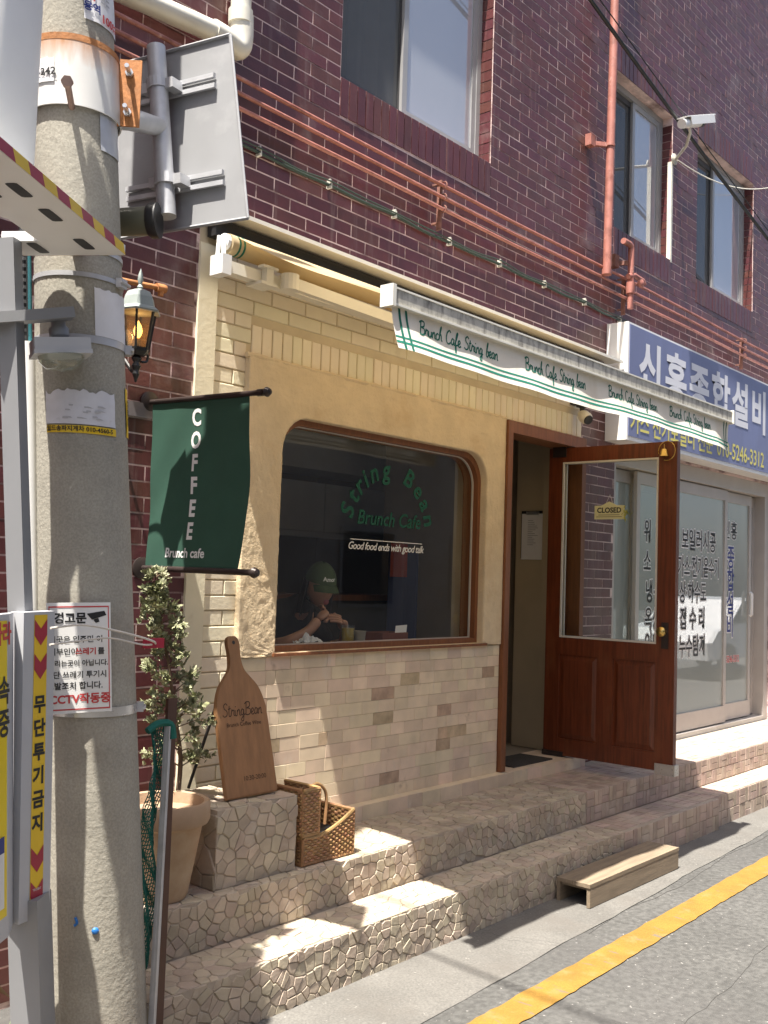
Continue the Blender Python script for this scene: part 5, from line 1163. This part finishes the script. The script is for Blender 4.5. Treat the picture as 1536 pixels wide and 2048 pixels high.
# narrow strip sign
STL, STR, SBL = V((1.511, -.903, 1.470)), V((1.622, -.877, 1.472)), V((1.560, -.879, .621))
su, sv = STR - STL, SBL - STL; snn = su.cross(sv).normalized(); snn = snn if snn.y < 0 else -snn
SW, SH = su.length, sv.length
def ss_(u, v, o=0.0): return STL + su * u + sv * v + snn * o
mb = MB(); mb.add([ss_(0, 0), ss_(1, 0), ss_(1, 1), ss_(0, 1), ss_(0, 0, -.05), ss_(1, 0, -.05), ss_(1, 1, -.05), ss_(0, 1, -.05)], [(0, 1, 2, 3), (7, 6, 5, 4), (0, 4, 5, 1), (1, 5, 6, 2), (2, 6, 7, 3), (3, 7, 4, 0)]); nbx = mb.build('strip_box', M['lightgrey'], wp)
mb = MB(); mb.add([ss_(.33, .01, .001), ss_(.75, .01, .001), ss_(.75, .995, .001), ss_(.33, .995, .001)], [(0, 1, 2, 3)]); mb.build('yellow_strip', M['yellow'], nbx)
for v in (.055, .165, .795, .905):
    h, t = .062, .038
    mb = MB(); mb.add([ss_(.34, v - .03, .002), ss_(.54, v + .0, .002), ss_(.74, v - .03, .002), ss_(.74, v + .022, .002), ss_(.54, v + .055, .002), ss_(.34, v + .022, .002)], [(0, 1, 4, 5), (1, 2, 3, 4)]); mb.build('red_chevron', M['red'], nbx)

mb = MB()
for i, ch in enumerate('무단투기금지'): lay(mb, ch, lambda p, q, i=i: ss_(.54 + p / SW * .92, .305 + i * .0775 - q / SH, .002), size=.052, bold=.002)
mb.build('black_lettering', M['ink'], nbx)
mb = MB(); lay(mb, 'TELEBIT', lambda p, q: ss_(.54 + p / SW, .905 - q / SH, .003), size=.009); mb.build('tiny_lettering', M['print'], nbx)
# main yellow board
MR, MD = V((1.440, -.949, 1.469)), V((-.8, -.6, 0)); MB_ = V((.057, .012, -.85)); MN = V((-.6, .8, 0)) * -1
bk_ = V((.6, .8, 0)) * .10
def mm_(a, v, o=0.0): return MR + MD * a + MB_ * v + V((-.6, -.8, 0)).normalized() * 0 + V((.6, -.8, 0)) * o
mb = MB(); P4 = [mm_(0, 0), mm_(.42, 0), mm_(.42, 1), mm_(0, 1)]; mb.add(P4 + [p + bk_ for p in P4], [(0, 1, 2, 3), (7, 6, 5, 4), (0, 4, 5, 1), (1, 5, 6, 2), (2, 6, 7, 3), (3, 7, 4, 0)]); mbx = mb.build('main_board', M['lightgrey'], wp)
mb = MB(); mb.add([mm_(.012, .02, .001), mm_(.41, .02, .001), mm_(.41, .93, .001), mm_(.012, .93, .001)], [(0, 1, 2, 3)]); mb.build('yellow_face', M['signyellow'], mbx)
mb = MB(); lay(mb, '지마라', lambda p, q: mm_(.07 - p, .065 - q / .815, .002), size=.06, bold=.002, align='CENTER'); mb.build('red_lettering', M['inkred'], mbx)
mb = MB(); lay(mb, '촬영속', lambda p, q: mm_(.10 - p, .24 - q / .815, .002), size=.075, bold=.002); lay(mb, '녹화중', lambda p, q: mm_(.10 - p, .34 - q / .815, .002), size=.075, bold=.002); mb.build('black_lettering', M['ink'], mbx)
mb = MB(); mb.add([mm_(.03, .70, .002), mm_(.3, .70, .002), mm_(.3, .9, .002), mm_(.03, .9, .002)], [(0, 1, 2, 3)]); mb.build('white_field', M['print'], mbx)
mb = MB(); mb.add([mm_(.03, .68, .0025), mm_(.3, .68, .0025), mm_(.3, .73, .0025), mm_(.03, .73, .0025)], [(0, 1, 2, 3)]); mb.build('blue_tab', M['inkblue'], mbx)
# sensor lamp on its arm
mb = MB(); mb.beam((1.386, -.827, 2.262), (1.61, -.905, 2.318), .055, .03); mb.build('lamp_arm', M['greypost'], wp)
lx_ = V((1.60, -.868, 2.225)); LU = V((.92, -.39, .13)).normalized(); LW = V((.39, .92, 0)).normalized(); LN = LU.cross(LW)
mb = MB(); mb.obox(lx_ + LN * .0, LU * .077, LW * .05, LN * .018); mb.obox(lx_ - LN * .022, LU * .080, LW * .053, LN * .006); sl2 = mb.build('sensor_lamp', M['lightgrey'], wp)
mb = MB(); mb.lathe([(.016, .018), (.028, .03), (.028, .05), (.02, .06), (.02, .085)], lx_, LN, 14); mb.build('swivel', M['greypost'], sl2, smooth=True)
mb = MB(); mb.lathe([(.065, 0), (.062, .015), (.045, .035), (.0, .045)], lx_ - LN * .028, -LN, 20); mb.build('lens_dome', M['lens'], sl2, smooth=True)
# ---- clutter by the pole foot: framed panel, green net, metal strip, carton
fp = thing('leaning_panel', 'narrow brown panel leaning upright between the pole and the steps', 'panel', (2.08, -.82, 0))
d0 = V((2.085, -.815, .02)); d1 = V((2.115, -.775, 1.175))
up_ = (d1 - d0).normalized(); rt_ = V((.72, -.62, 0)).normalized() * .5 + V((.5, .5, 0)) * .2; rt_ = (V((.80, .10, 0)) - up_ * V((.80, .10, 0)).dot(up_)).normalized(); nr_ = rt_.cross(up_)
mb = MB(); mb.obox(d0.lerp(d1, .5) + rt_ * .028 + nr_ * -.012, rt_ * .02, up_ * .585, nr_ * .006); mb.build('board', M['brownboard'], fp)
ms_ = thing('metal_strip', 'grey aluminium strip leaning against the brown panel', 'strip', (2.07, -.84, 0))
mb = MB(); a0, a1 = V((2.058, -.838, .02)), V((2.10, -.80, 1.10)); mb.beam(a0, a1, .022, .012, nr_); mb.beam(a0 + nr_ * .008 - rt_ * .008, a1 + nr_ * .008 - rt_ * .008, .004, .018, nr_); mb.build('bar', M['galv'], ms_)
gn = thing('green_net', 'bundle of green plastic netting stuffed behind the pole', 'net', (2.03, -.79, .3)); mb = MB()
def netp(u, v): return V((2.015 + .075 * u + .01 * math.sin(v * 9) + .02 * v, -.80 + .03 * u + .012 * math.sin(u * 7 + v * 13), .35 + .75 * v))
for k in range(15):
    mb.tube([netp(k / 14, v / 40) + V((.004 * math.sin(v * 1.57 + k), 0, 0)) for v in range(41)], .0022, 4)
for k in range(60):
    mb.tube([netp(u / 8, k / 59) + V((0, 0, .004 * math.cos(u * 3.1 + k))) for u in range(9)], .0018, 4)
mb.tube(spline([(2.02, -.80, 1.09), (2.06, -.80, 1.11), (2.105, -.805, 1.105), (2.115, -.81, 1.06)], 5), .012, 7); stuff(mb.build('mesh_strands', M['net'], gn))
cbx = thing('cardboard_box', 'brown cardboard carton on the ground at the lower left corner', 'box', (1.55, -.45, 0)); mb = MB(); mb.box((1.28, -.60, .005), (1.62, -.30, .42)); mb.build('carton', M['cardboard'], cbx)
mb = MB(); mb.add([(1.62, -.60, .42), (1.62, -.30, .42), (1.72, -.30, .30), (1.72, -.60, .30)], [(0, 1, 2, 3)]); mb.build('flap', M['cardboard'], cbx)
wd_ = MB(); rr = random.Random(9)
for k in range(60):
    b = V((1.62 + rr.uniform(0, .18), -.5 + rr.uniform(-.1, .1), .01)); d = V((rr.uniform(-.5, .5), rr.uniform(-.5, .5), 1)).normalized() * rr.uniform(.06, .22); s_ = frame(d)[0] * .006
    wd_.add([b - s_, b + s_, b + d * .6 + s_, b + d + V((.01, 0, -.01)), b + d * .6 - s_], [(0, 1, 2, 3, 4)])
o = wd_.build('weeds', mat('weed_leaf', (.09, .13, .04), .6, .2, 20), None, org=(1.7, -.5, 0)); stuff(o); tag(o, 'green weeds growing at the foot of the pole by the carton', 'weeds')
# ================================================================ inside the cafe
tb = thing('window_table', 'dark counter table just inside the big cafe window', 'table', (4.0, .42, .46))
mb = MB(); mb.box((3.2, .135, 1.175), (5.05, .66, 1.205)); mb.build('top', M['framewood'], tb)
for x, y in ((3.3, .2), (4.95, .2), (3.3, .6), (4.95, .6)):
    m = MB(); m.box((x - .02, y - .02, .458), (x + .02, y + .02, 1.175)); m.build('leg', M['darkmetal'], tb)
kc = thing('wall_cabinets', 'row of white wall cabinets at the back of the cafe', 'cabinet', (4.4, 3.4, 1.9))
for i in range(5):
    m = MB(); m.box((2.75 + i * .85, 2.4, 1.95), (3.59 + i * .85, 2.75, 2.35)); m.build('cabinet_door', M['cabinet'], kc)
mb = MB(); mb.box((2.7, 2.35, 2.45), (7.0, 2.8, 2.80)); mb.build('bulkhead', M['cabinet'], kc)
mb = MB(); mb.box((2.7, 2.38, 1.90), (7.0, 2.42, 1.945)); mb.build('light_pelmet', M['cabinet'], kc)
co = thing('serving_counter', 'dark serving counter deep inside the cafe', 'counter', (5.3, 1.8, .46)); mb = MB(); mb.box((4.7, 1.5, .46), (6.1, 1.9, 1.42)); mb.build('body', M['roomdark'], co)
mb = MB(); mb.box((4.66, 1.46, 1.42), (6.14, 1.94, 1.46)); mb.build('worktop', M['framewood'], co)
fr = thing('fridge', 'grey upright fridge behind the seated customer', 'fridge', (4.75, 2.3, .46)); mb = MB(); mb.box((4.5, 2.05, .46), (5.0, 2.33, 1.93)); mb.build('body', M['lightgrey'], fr); mb = MB(); mb.box((4.49, 2.035, .5), (5.01, 2.048, 1.88)); mb.build('door', M['lightgrey'], fr)
# ---- things on the table
TZ = 1.2055
pl_ = thing('plate', 'white rimmed plate of food at the left of the window table', 'plate', (3.52, .26, TZ)); mb = MB(); mb.lathe([(.0, .004), (.07, .004), (.115, .022), (.12, .026), (.117, .028), (.07, .010), (.0, .010)], (3.52, .26, TZ), n=30); mb.build('dish', M['ceramic'], pl_, smooth=True)
mb = MB(); rr = random.Random(2)
for k in range(14): c = V((3.52 + rr.uniform(-.06, .06), .26 + rr.uniform(-.06, .06), TZ + .015 + rr.uniform(0, .02))); mb.lathe([(.0, -.012), (.015, -.006), (.018, .004), (.0, .014)], c, (rr.uniform(-1, 1), rr.uniform(-1, 1), 1), 7)
mb.build('food', mat('food_crumbs', (.45, .3, .14), .7, .3, 30), pl_)
p2 = thing('napkin_plate', 'small white plate with a crumpled napkin before the customer', 'plate', (3.82, .23, TZ)); mb = MB(); mb.lathe([(.0, .003), (.05, .003), (.085, .014), (.09, .018), (.05, .008), (.0, .008)], (3.84, .23, TZ), n=26); mb.build('dish', M['ceramic'], p2, smooth=True)
mb = MB(); mb.grid(lambda u, v: (3.76 + .13 * u, .22 + .10 * v, TZ + .03 + .05 * abs(nz(u * 3, v * 3, 1, 1.3)) + .03 * math.sin(u * 3.1) * math.sin(v * 3.1)), 14, 12); mb.build('napkin', M['paper'], p2)
jg = thing('juice_glass', 'glass of orange juice on the window table', 'glass', (4.06, .21, TZ)); mb = MB(); mb.lathe([(.0, .002), (.034, .002), (.038, .13), (.036, .13), (.0325, .008), (.0, .008)], (4.06, .21, TZ), n=22); mb.build('tumbler', M['glass'], jg, smooth=True)
mb = MB(); mb.lathe([(.0, .009), (.031, .009), (.0345, .115), (.0, .115)], (4.06, .21, TZ), n=22); mb.build('juice', M['juice'], jg, smooth=True)
cp = thing('paper_cup', 'pale paper cup beside the juice glass', 'cup', (4.165, .22, TZ)); mb = MB(); mb.lathe([(.0, .001), (.026, .001), (.036, .095), (.038, .097), (.034, .096), (.025, .006), (.0, .006)], (4.165, .22, TZ), n=22); mb.build('cup', mat('cup_card', (.55, .5, .38), .7, .05), cp, smooth=True)
bx = thing('table_caddy', 'brown wooden caddy with a paper slip on the window table', 'caddy', (4.40, .24, TZ)); mb = MB()
for a, b in (((4.30, .17, TZ), (4.52, .18, TZ + .085)), ((4.30, .30, TZ), (4.52, .31, TZ + .085)), ((4.30, .18, TZ), (4.31, .30, TZ + .085)), ((4.51, .18, TZ), (4.52, .30, TZ + .085)), ((4.31, .18, TZ), (4.51, .30, TZ + .008))): mb.box(a, b)
mb.build('tray', mat('caddy_wood', (.22, .07, .04), .6, .1), bx); mb = MB(); mb.add([(4.44, .20, TZ + .075), (4.53, .19, TZ + .085), (4.56, .21, TZ + .125), (4.47, .22, TZ + .12)], [(0, 1, 2, 3)]); mb.build('paper_slip', M['paper'], bx)
ch = thing('dining_chair', 'dark chair with the capped customer sitting on it', 'chair', (4.05, .86, .46)); mb = MB(); mb.box((3.83, .68, .89), (4.27, 1.08, .92)); mb.build('seat', M['darkmetal'], ch); mb = MB(); mb.box((3.83, 1.06, .95), (4.27, 1.09, 1.35)); mb.build('backrest', M['darkmetal'], ch)
for x, y in ((3.85, .70), (4.25, .70), (3.85, 1.06), (4.25, 1.06)):
    m = MB(); m.box((x - .015, y - .015, .458), (x + .015, y + .015, .95 if y > 1 else .89)); m.build('leg', M['darkmetal'], ch)
hb_ = thing('hanging_apron', 'red and blue clothes hanging at the back of the cafe', 'clothes', (5.35, 1.2, 1.5)); mb = MB()
mb.grid(lambda u, v: (5.62 + .38 * u, 1.25 + .03 * math.sin(u * 14), 1.05 + .75 * v), 16, 6); mb.build('blue_cloth', mat('blue_cloth', (.03, .045, .12), .9), hb_)
mb = MB(); mb.grid(lambda u, v: (5.58 + .2 * u, 1.2 + .02 * math.sin(u * 9), 1.60 + .24 * v), 8, 4); mb.build('red_cloth', mat('red_cloth', (.3, .05, .03), .9), hb_)
# ---- the customer
def skin_mesh(pts, edges, radii, sub=2):
    me = bpy.data.meshes.new('s'); me.from_pydata(pts, edges, []); ob = bpy.data.objects.new('s', me); COL.objects.link(ob)
    ob.modifiers.new('k', 'SKIN'); sv_ = me.skin_vertices[0].data
    for i, r_ in enumerate(radii): sv_[i].radius = (r_, r_) if not isinstance(r_, tuple) else r_
    sv_[0].use_root = True
    m2 = ob.modifiers.new('d', 'SUBSURF'); m2.levels = sub
    dg = bpy.context.evaluated_depsgraph_get(); e = ob.evaluated_get(dg); em = e.to_mesh()
    vv = [tuple(v.co) for v in em.vertices]; ff = [tuple(p.vertices) for p in em.polygons]
    e.to_mesh_clear(); bpy.data.objects.remove(ob); bpy.data.meshes.remove(me); return vv, ff
HC = V((4.065, .43, 1.535))
pn = thing('person', 'person in a green cap and black top eating at the window table', 'person', (4.05, .86, .92))
pts = [(4.06, .86, 1.0), (4.06, .80, 1.18), (4.06, .70, 1.33), (4.065, .60, 1.42), (4.07, .51, 1.47),
       (3.90, .68, 1.36), (3.80, .56, 1.20), (3.80, .40, 1.235), (3.895, .335, 1.30), (3.95, .32, 1.365),
       (4.23, .68, 1.36), (4.30, .56, 1.18), (4.24, .40, 1.215), (4.17, .33, 1.27), (4.14, .31, 1.305),
       (3.97, .82, .98), (3.96, .42, .97), (3.96, .40, .58), (3.96, .30, .49), (4.15, .82, .98), (4.16, .42, .97), (4.16, .40, .58), (4.16, .30, .49)]
eds = [(0, 1), (1, 2), (2, 3), (3, 4), (2, 5), (5, 6), (6, 7), (7, 8), (8, 9), (2, 10), (10, 11), (11, 12), (12, 13), (13, 14), (0, 15), (15, 16), (16, 17), (17, 18), (0, 19), (19, 20), (20, 21), (21, 22)]
rad_ = [(.15, .11), (.15, .11), (.15, .10), .06, .055, .058, .046, .038, .029, .03, .058, .046, .038, .029, .03, .085, .06, .045, .04, .085, .06, .045, .04]
bv, bf = skin_mesh(pts, eds, rad_)
body = MB(); body.add(bv, bf)
# head: a shaped ovoid looking down towards the table, with brow, nose, lips and chin
th = math.radians(15); FD = V((-.30, -math.cos(th), -math.sin(th))).normalized(); SD = V((1, -.30, 0)).normalized(); SD = (SD - FD * SD.dot(FD)).normalized(); HU = SD.cross(FD)
if HU.z < 0: HU = -HU
hv = []; NU, NV = 36, 28
def head(ph, ps):
    a, b, c = math.cos(ph) * math.sin(ps), math.sin(ph) * math.sin(ps), math.cos(ps)   # a side, b front, c up
    x, y, z = .072 * a, .092 * b, .112 * c
    if c < 0: x *= 1 - .28 * c * c; y *= 1 - .10 * c * c
    if b > 0:
        s_ = abs(a); y += .022 * math.exp(-(a / .16) ** 2 - ((c + .12) / .16) ** 2) * b; y += .006 * math.exp(-(a / .3) ** 2 - ((c + .50) / .1) ** 2); y += .008 * math.exp(-(a / .35) ** 2 - ((c + .82) / .16) ** 2); y -= .008 * math.exp(-((s_ - .4) / .16) ** 2 - ((c - .06) / .12) ** 2)
    return HC + SD * x + FD * y + HU * z
for j in range(NV + 1):
    for i in range(NU): hv.append(head(2 * math.pi * i / NU, math.pi * max(.002, min(.998, j / NV))))
hf = [(j * NU + i, j * NU + (i + 1) % NU, (j + 1) * NU + (i + 1) % NU, (j + 1) * NU + i) for j in range(NV) for i in range(NU)]
body.add(hv, hf)
def hand(wr, d, palm_n, grip):
    d = V(d).normalized(); n_ = V(palm_n); n_ = (n_ - d * n_.dot(d)).normalized(); s_ = d.cross(n_)
    P = [wr, wr + d * .04, wr + d * .075]; body.add(*skin_mesh([tuple(p) for p in P], [(0, 1), (1, 2)], [(.024, .018), (.036, .018), (.036, .016)], 2))
    for k, (o, l) in enumerate(((-.027, .066), (-.009, .076), (.009, .072), (.026, .056))):
        q = [wr + d * .07 + s_ * o]; dr_ = d
        for m_ in range(3):
            dr_ = (dr_ * math.cos(grip) + n_ * math.sin(grip)); q.append(q[-1] + dr_ * l * (.42, .33, .25)[m_])
        body.add(*skin_mesh([tuple(p) for p in q], [(0, 1), (1, 2), (2, 3)], [.0092, .0088, .008, .0065], 1))
    q = [wr + d * .025 - s_ * .03, wr + d * .05 - s_ * .048 + n_ * .012, wr + d * .078 - s_ * .046 + n_ * .03, wr + d * .098 - s_ * .038 + n_ * .036]
    body.add(*skin_mesh([tuple(p) for p in q], [(0, 1), (1, 2), (2, 3)], [.0115, .0105, .0095, .0075], 1))
hand(V((3.95, .32, 1.36)), (.55, .05, .42), (.35, .75, .1), .75); hand(V((4.145, .315, 1.30)), (-.35, -.15, .5), (-.35, .5, -.2), .85)
body.build('body', M['skin'], pn, smooth=True, angle=180)
bs, bsf = skin_mesh(pts[:7] + pts[10:12] + pts[15:], [(0, 1), (1, 2), (2, 3), (3, 4), (2, 5), (5, 6), (2, 7), (7, 8), (0, 9), (9, 10), (10, 11), (11, 12), (0, 13), (13, 14), (14, 15), (15, 16)], [(.165, .125), (.165, .125), (.165, .115), .075, .058, .075, .062, .075, .062, .1, .072, .058, .045, .1, .072, .058, .045]); mb = MB(); mb.add(bs, bsf); mb.build('black_clothes', M['shirt'], pn, smooth=True, angle=180)
mb = MB()
def hp(a, b, c): return HC + SD * a + FD * b + HU * c
for j in range(11):
    for i in range(29):
        ph = 2 * math.pi * i / 28; ps = math.pi * (.02 + .43 * j / 10)
        a, b, c = math.cos(ph) * math.sin(ps), math.sin(ph) * math.sin(ps), math.cos(ps); mb.v.append(tuple(hp(.084 * a, .106 * b - .004, .124 * c + .012)))
    if j:
        for i in range(28): q = (j - 1) * 29 + i; mb.f.append((q, q + 1, q + 30, q + 29))
cap = mb.build('cap', M['cap'], pn, smooth=True, angle=180)
mb = MB(); mb.grid(lambda u, v: hp(.075 * math.sin((u - .5) * 2.6), .088 * math.cos((u - .5) * 2.0) + .068 * v * math.cos((u - .5) * 2.4), .034 - .03 * v - .015 * (2 * u - 1) ** 2), 16, 6); mb.build('cap_brim', M['cap'], pn, smooth=True)
mb = MB(); lay(mb, 'Amor', lambda p, q: hp(p * -1 if SD.x < 0 else p, .106 * math.sqrt(max(0, 1 - (p / .084) ** 2 - ((q + .05) / .124) ** 2)) - .001, .062 + q), size=.03, bold=.001); mb.build('cap_lettering', M['print'], pn)
mb = MB()
for s in (-1, 1):
    mb.grid(lambda u, v: tuple(hp(s * (.079 + .01 * math.sin(u * 9) * v + .006 * v), -.07 + .085 * u - .01 * v, .03 - .20 * v - .012 * math.sin(u * 12))), 14, 8)
for j in range(9):
    for i in range(15):
        ph = math.pi + math.pi * i / 14; ps = math.pi * (.3 + .5 * j / 8); mb.v.append(tuple(hp(.081 * math.cos(ph) * math.sin(ps), .1 * math.sin(ph) * math.sin(ps), .118 * math.cos(ps))))
    if j:
        base = len(mb.v) - 30
        for i in range(14): mb.f.append((base + i, base + i + 1, base + i + 16, base + i + 15))
mb.build('hair', M['hair'], pn, smooth=True)
mb = MB(); mb.lathe([(.0, -.004), (.016, .0), (.0, .007)], hp(0, .093, -.062), FD, 14); mb.build('lips', M['lip'], pn, smooth=True)
for s in (-1, 1):
    m = MB(); m.tube([hp(s * .017, .088, .012), hp(s * .027, .086, .008), hp(s * .038, .080, .011)], .003, 6); m.build('closed_eye', M['hair'], pn, smooth=True)
# ================================================================ the neighbour's shop and the street behind the camera
pcx = thing('plastic_chair', 'white plastic chairs stacked inside the glass shopfront', 'chair', (8.0, .7, .42)); mb = MB()
for k in range(2):
    o = V((7.9 + .5 * k, .75 + .1 * k, .4)); mb.grid(lambda u, v: tuple(o + V((.42 * (u - .5), .42 * (v - .5), .42 + .02 * math.cos(u * 6) * math.cos(v * 6)))), 8, 8); mb.grid(lambda u, v: tuple(o + V((.42 * (u - .5) * (1 - .2 * v), .21 + .1 * v - .06 * math.cos((u - .5) * 3), .42 + .42 * v))), 8, 8)
    for a, b in ((-.2, -.2), (.2, -.2), (-.2, .2), (.2, .2)): mb.tube([o + V((a, b, .42)), o + V((a * 1.15, b * 1.15, .02))], .02, 6)
    for a in (-.22, .22): mb.tube(spline([o + V((a, -.2, .42)), o + V((a, -.18, .62)), o + V((a, .1, .66)), o + V((a * .9, .24, .62))], 4), .02, 6)
mb.build('shells', M['white'], pcx, smooth=True)
ob_ = thing('opposite_building', 'pale rendered building across the alley behind the viewer', 'building', (3, -9.5, 0))
mb = MB(); mb.box((-14, -16, 0), (22, -9.2, 6.5)); mb.build('wall', M['wall2'], ob_)
for i in range(9):
    x = -10 + i * 3.4
    for z in (1.0, 4.0):
        m = MB(); m.box((x, -9.2, z), (x + 1.6, -9.15, z + 1.5)); wn = m.build('window', M['greyframe'], ob_); m = MB(); m.box((x + .08, -9.15, z + .08), (x + 1.52, -9.14, z + 1.42)); m.build('pane', M['darkframe'], wn)
car = thing('parked_car', 'white car parked across the alley, seen only in reflections', 'car', (19, -4.2, 0))
prof = [(-2.1, .35), (-2.15, .65), (-1.9, .85), (-1.2, .95), (-.6, 1.38), (.7, 1.42), (1.5, .98), (2.05, .9), (2.15, .5), (2.1, .35)]
mb = MB(); mb.prism(prof, (19, -5.0, 0), (1, 0, 0), (0, 0, 1), (0, 1, 0), 1.6, .06, .96); mb.build('body', M['carwhite'], car)
mb = MB(); mb.prism([(-1.1, .97), (-.58, 1.33), (.66, 1.36), (1.35, .99)], (19, -3.4, 0), (1, 0, 0), (0, 0, 1), (0, 1, 0), .012); mb.build('side_window', M['darkframe'], car)
for x in (-1.3, 1.35):
    for y in (-4.98, -3.42):
        m = MB(); m.lathe([(.0, -.1), (.2, -.1), (.31, -.09), (.31, .09), (.2, .1), (.0, .1)], (19 + x, y, .315), (0, 1, 0), 22); m.build('wheel', M['black'], car, smooth=True)
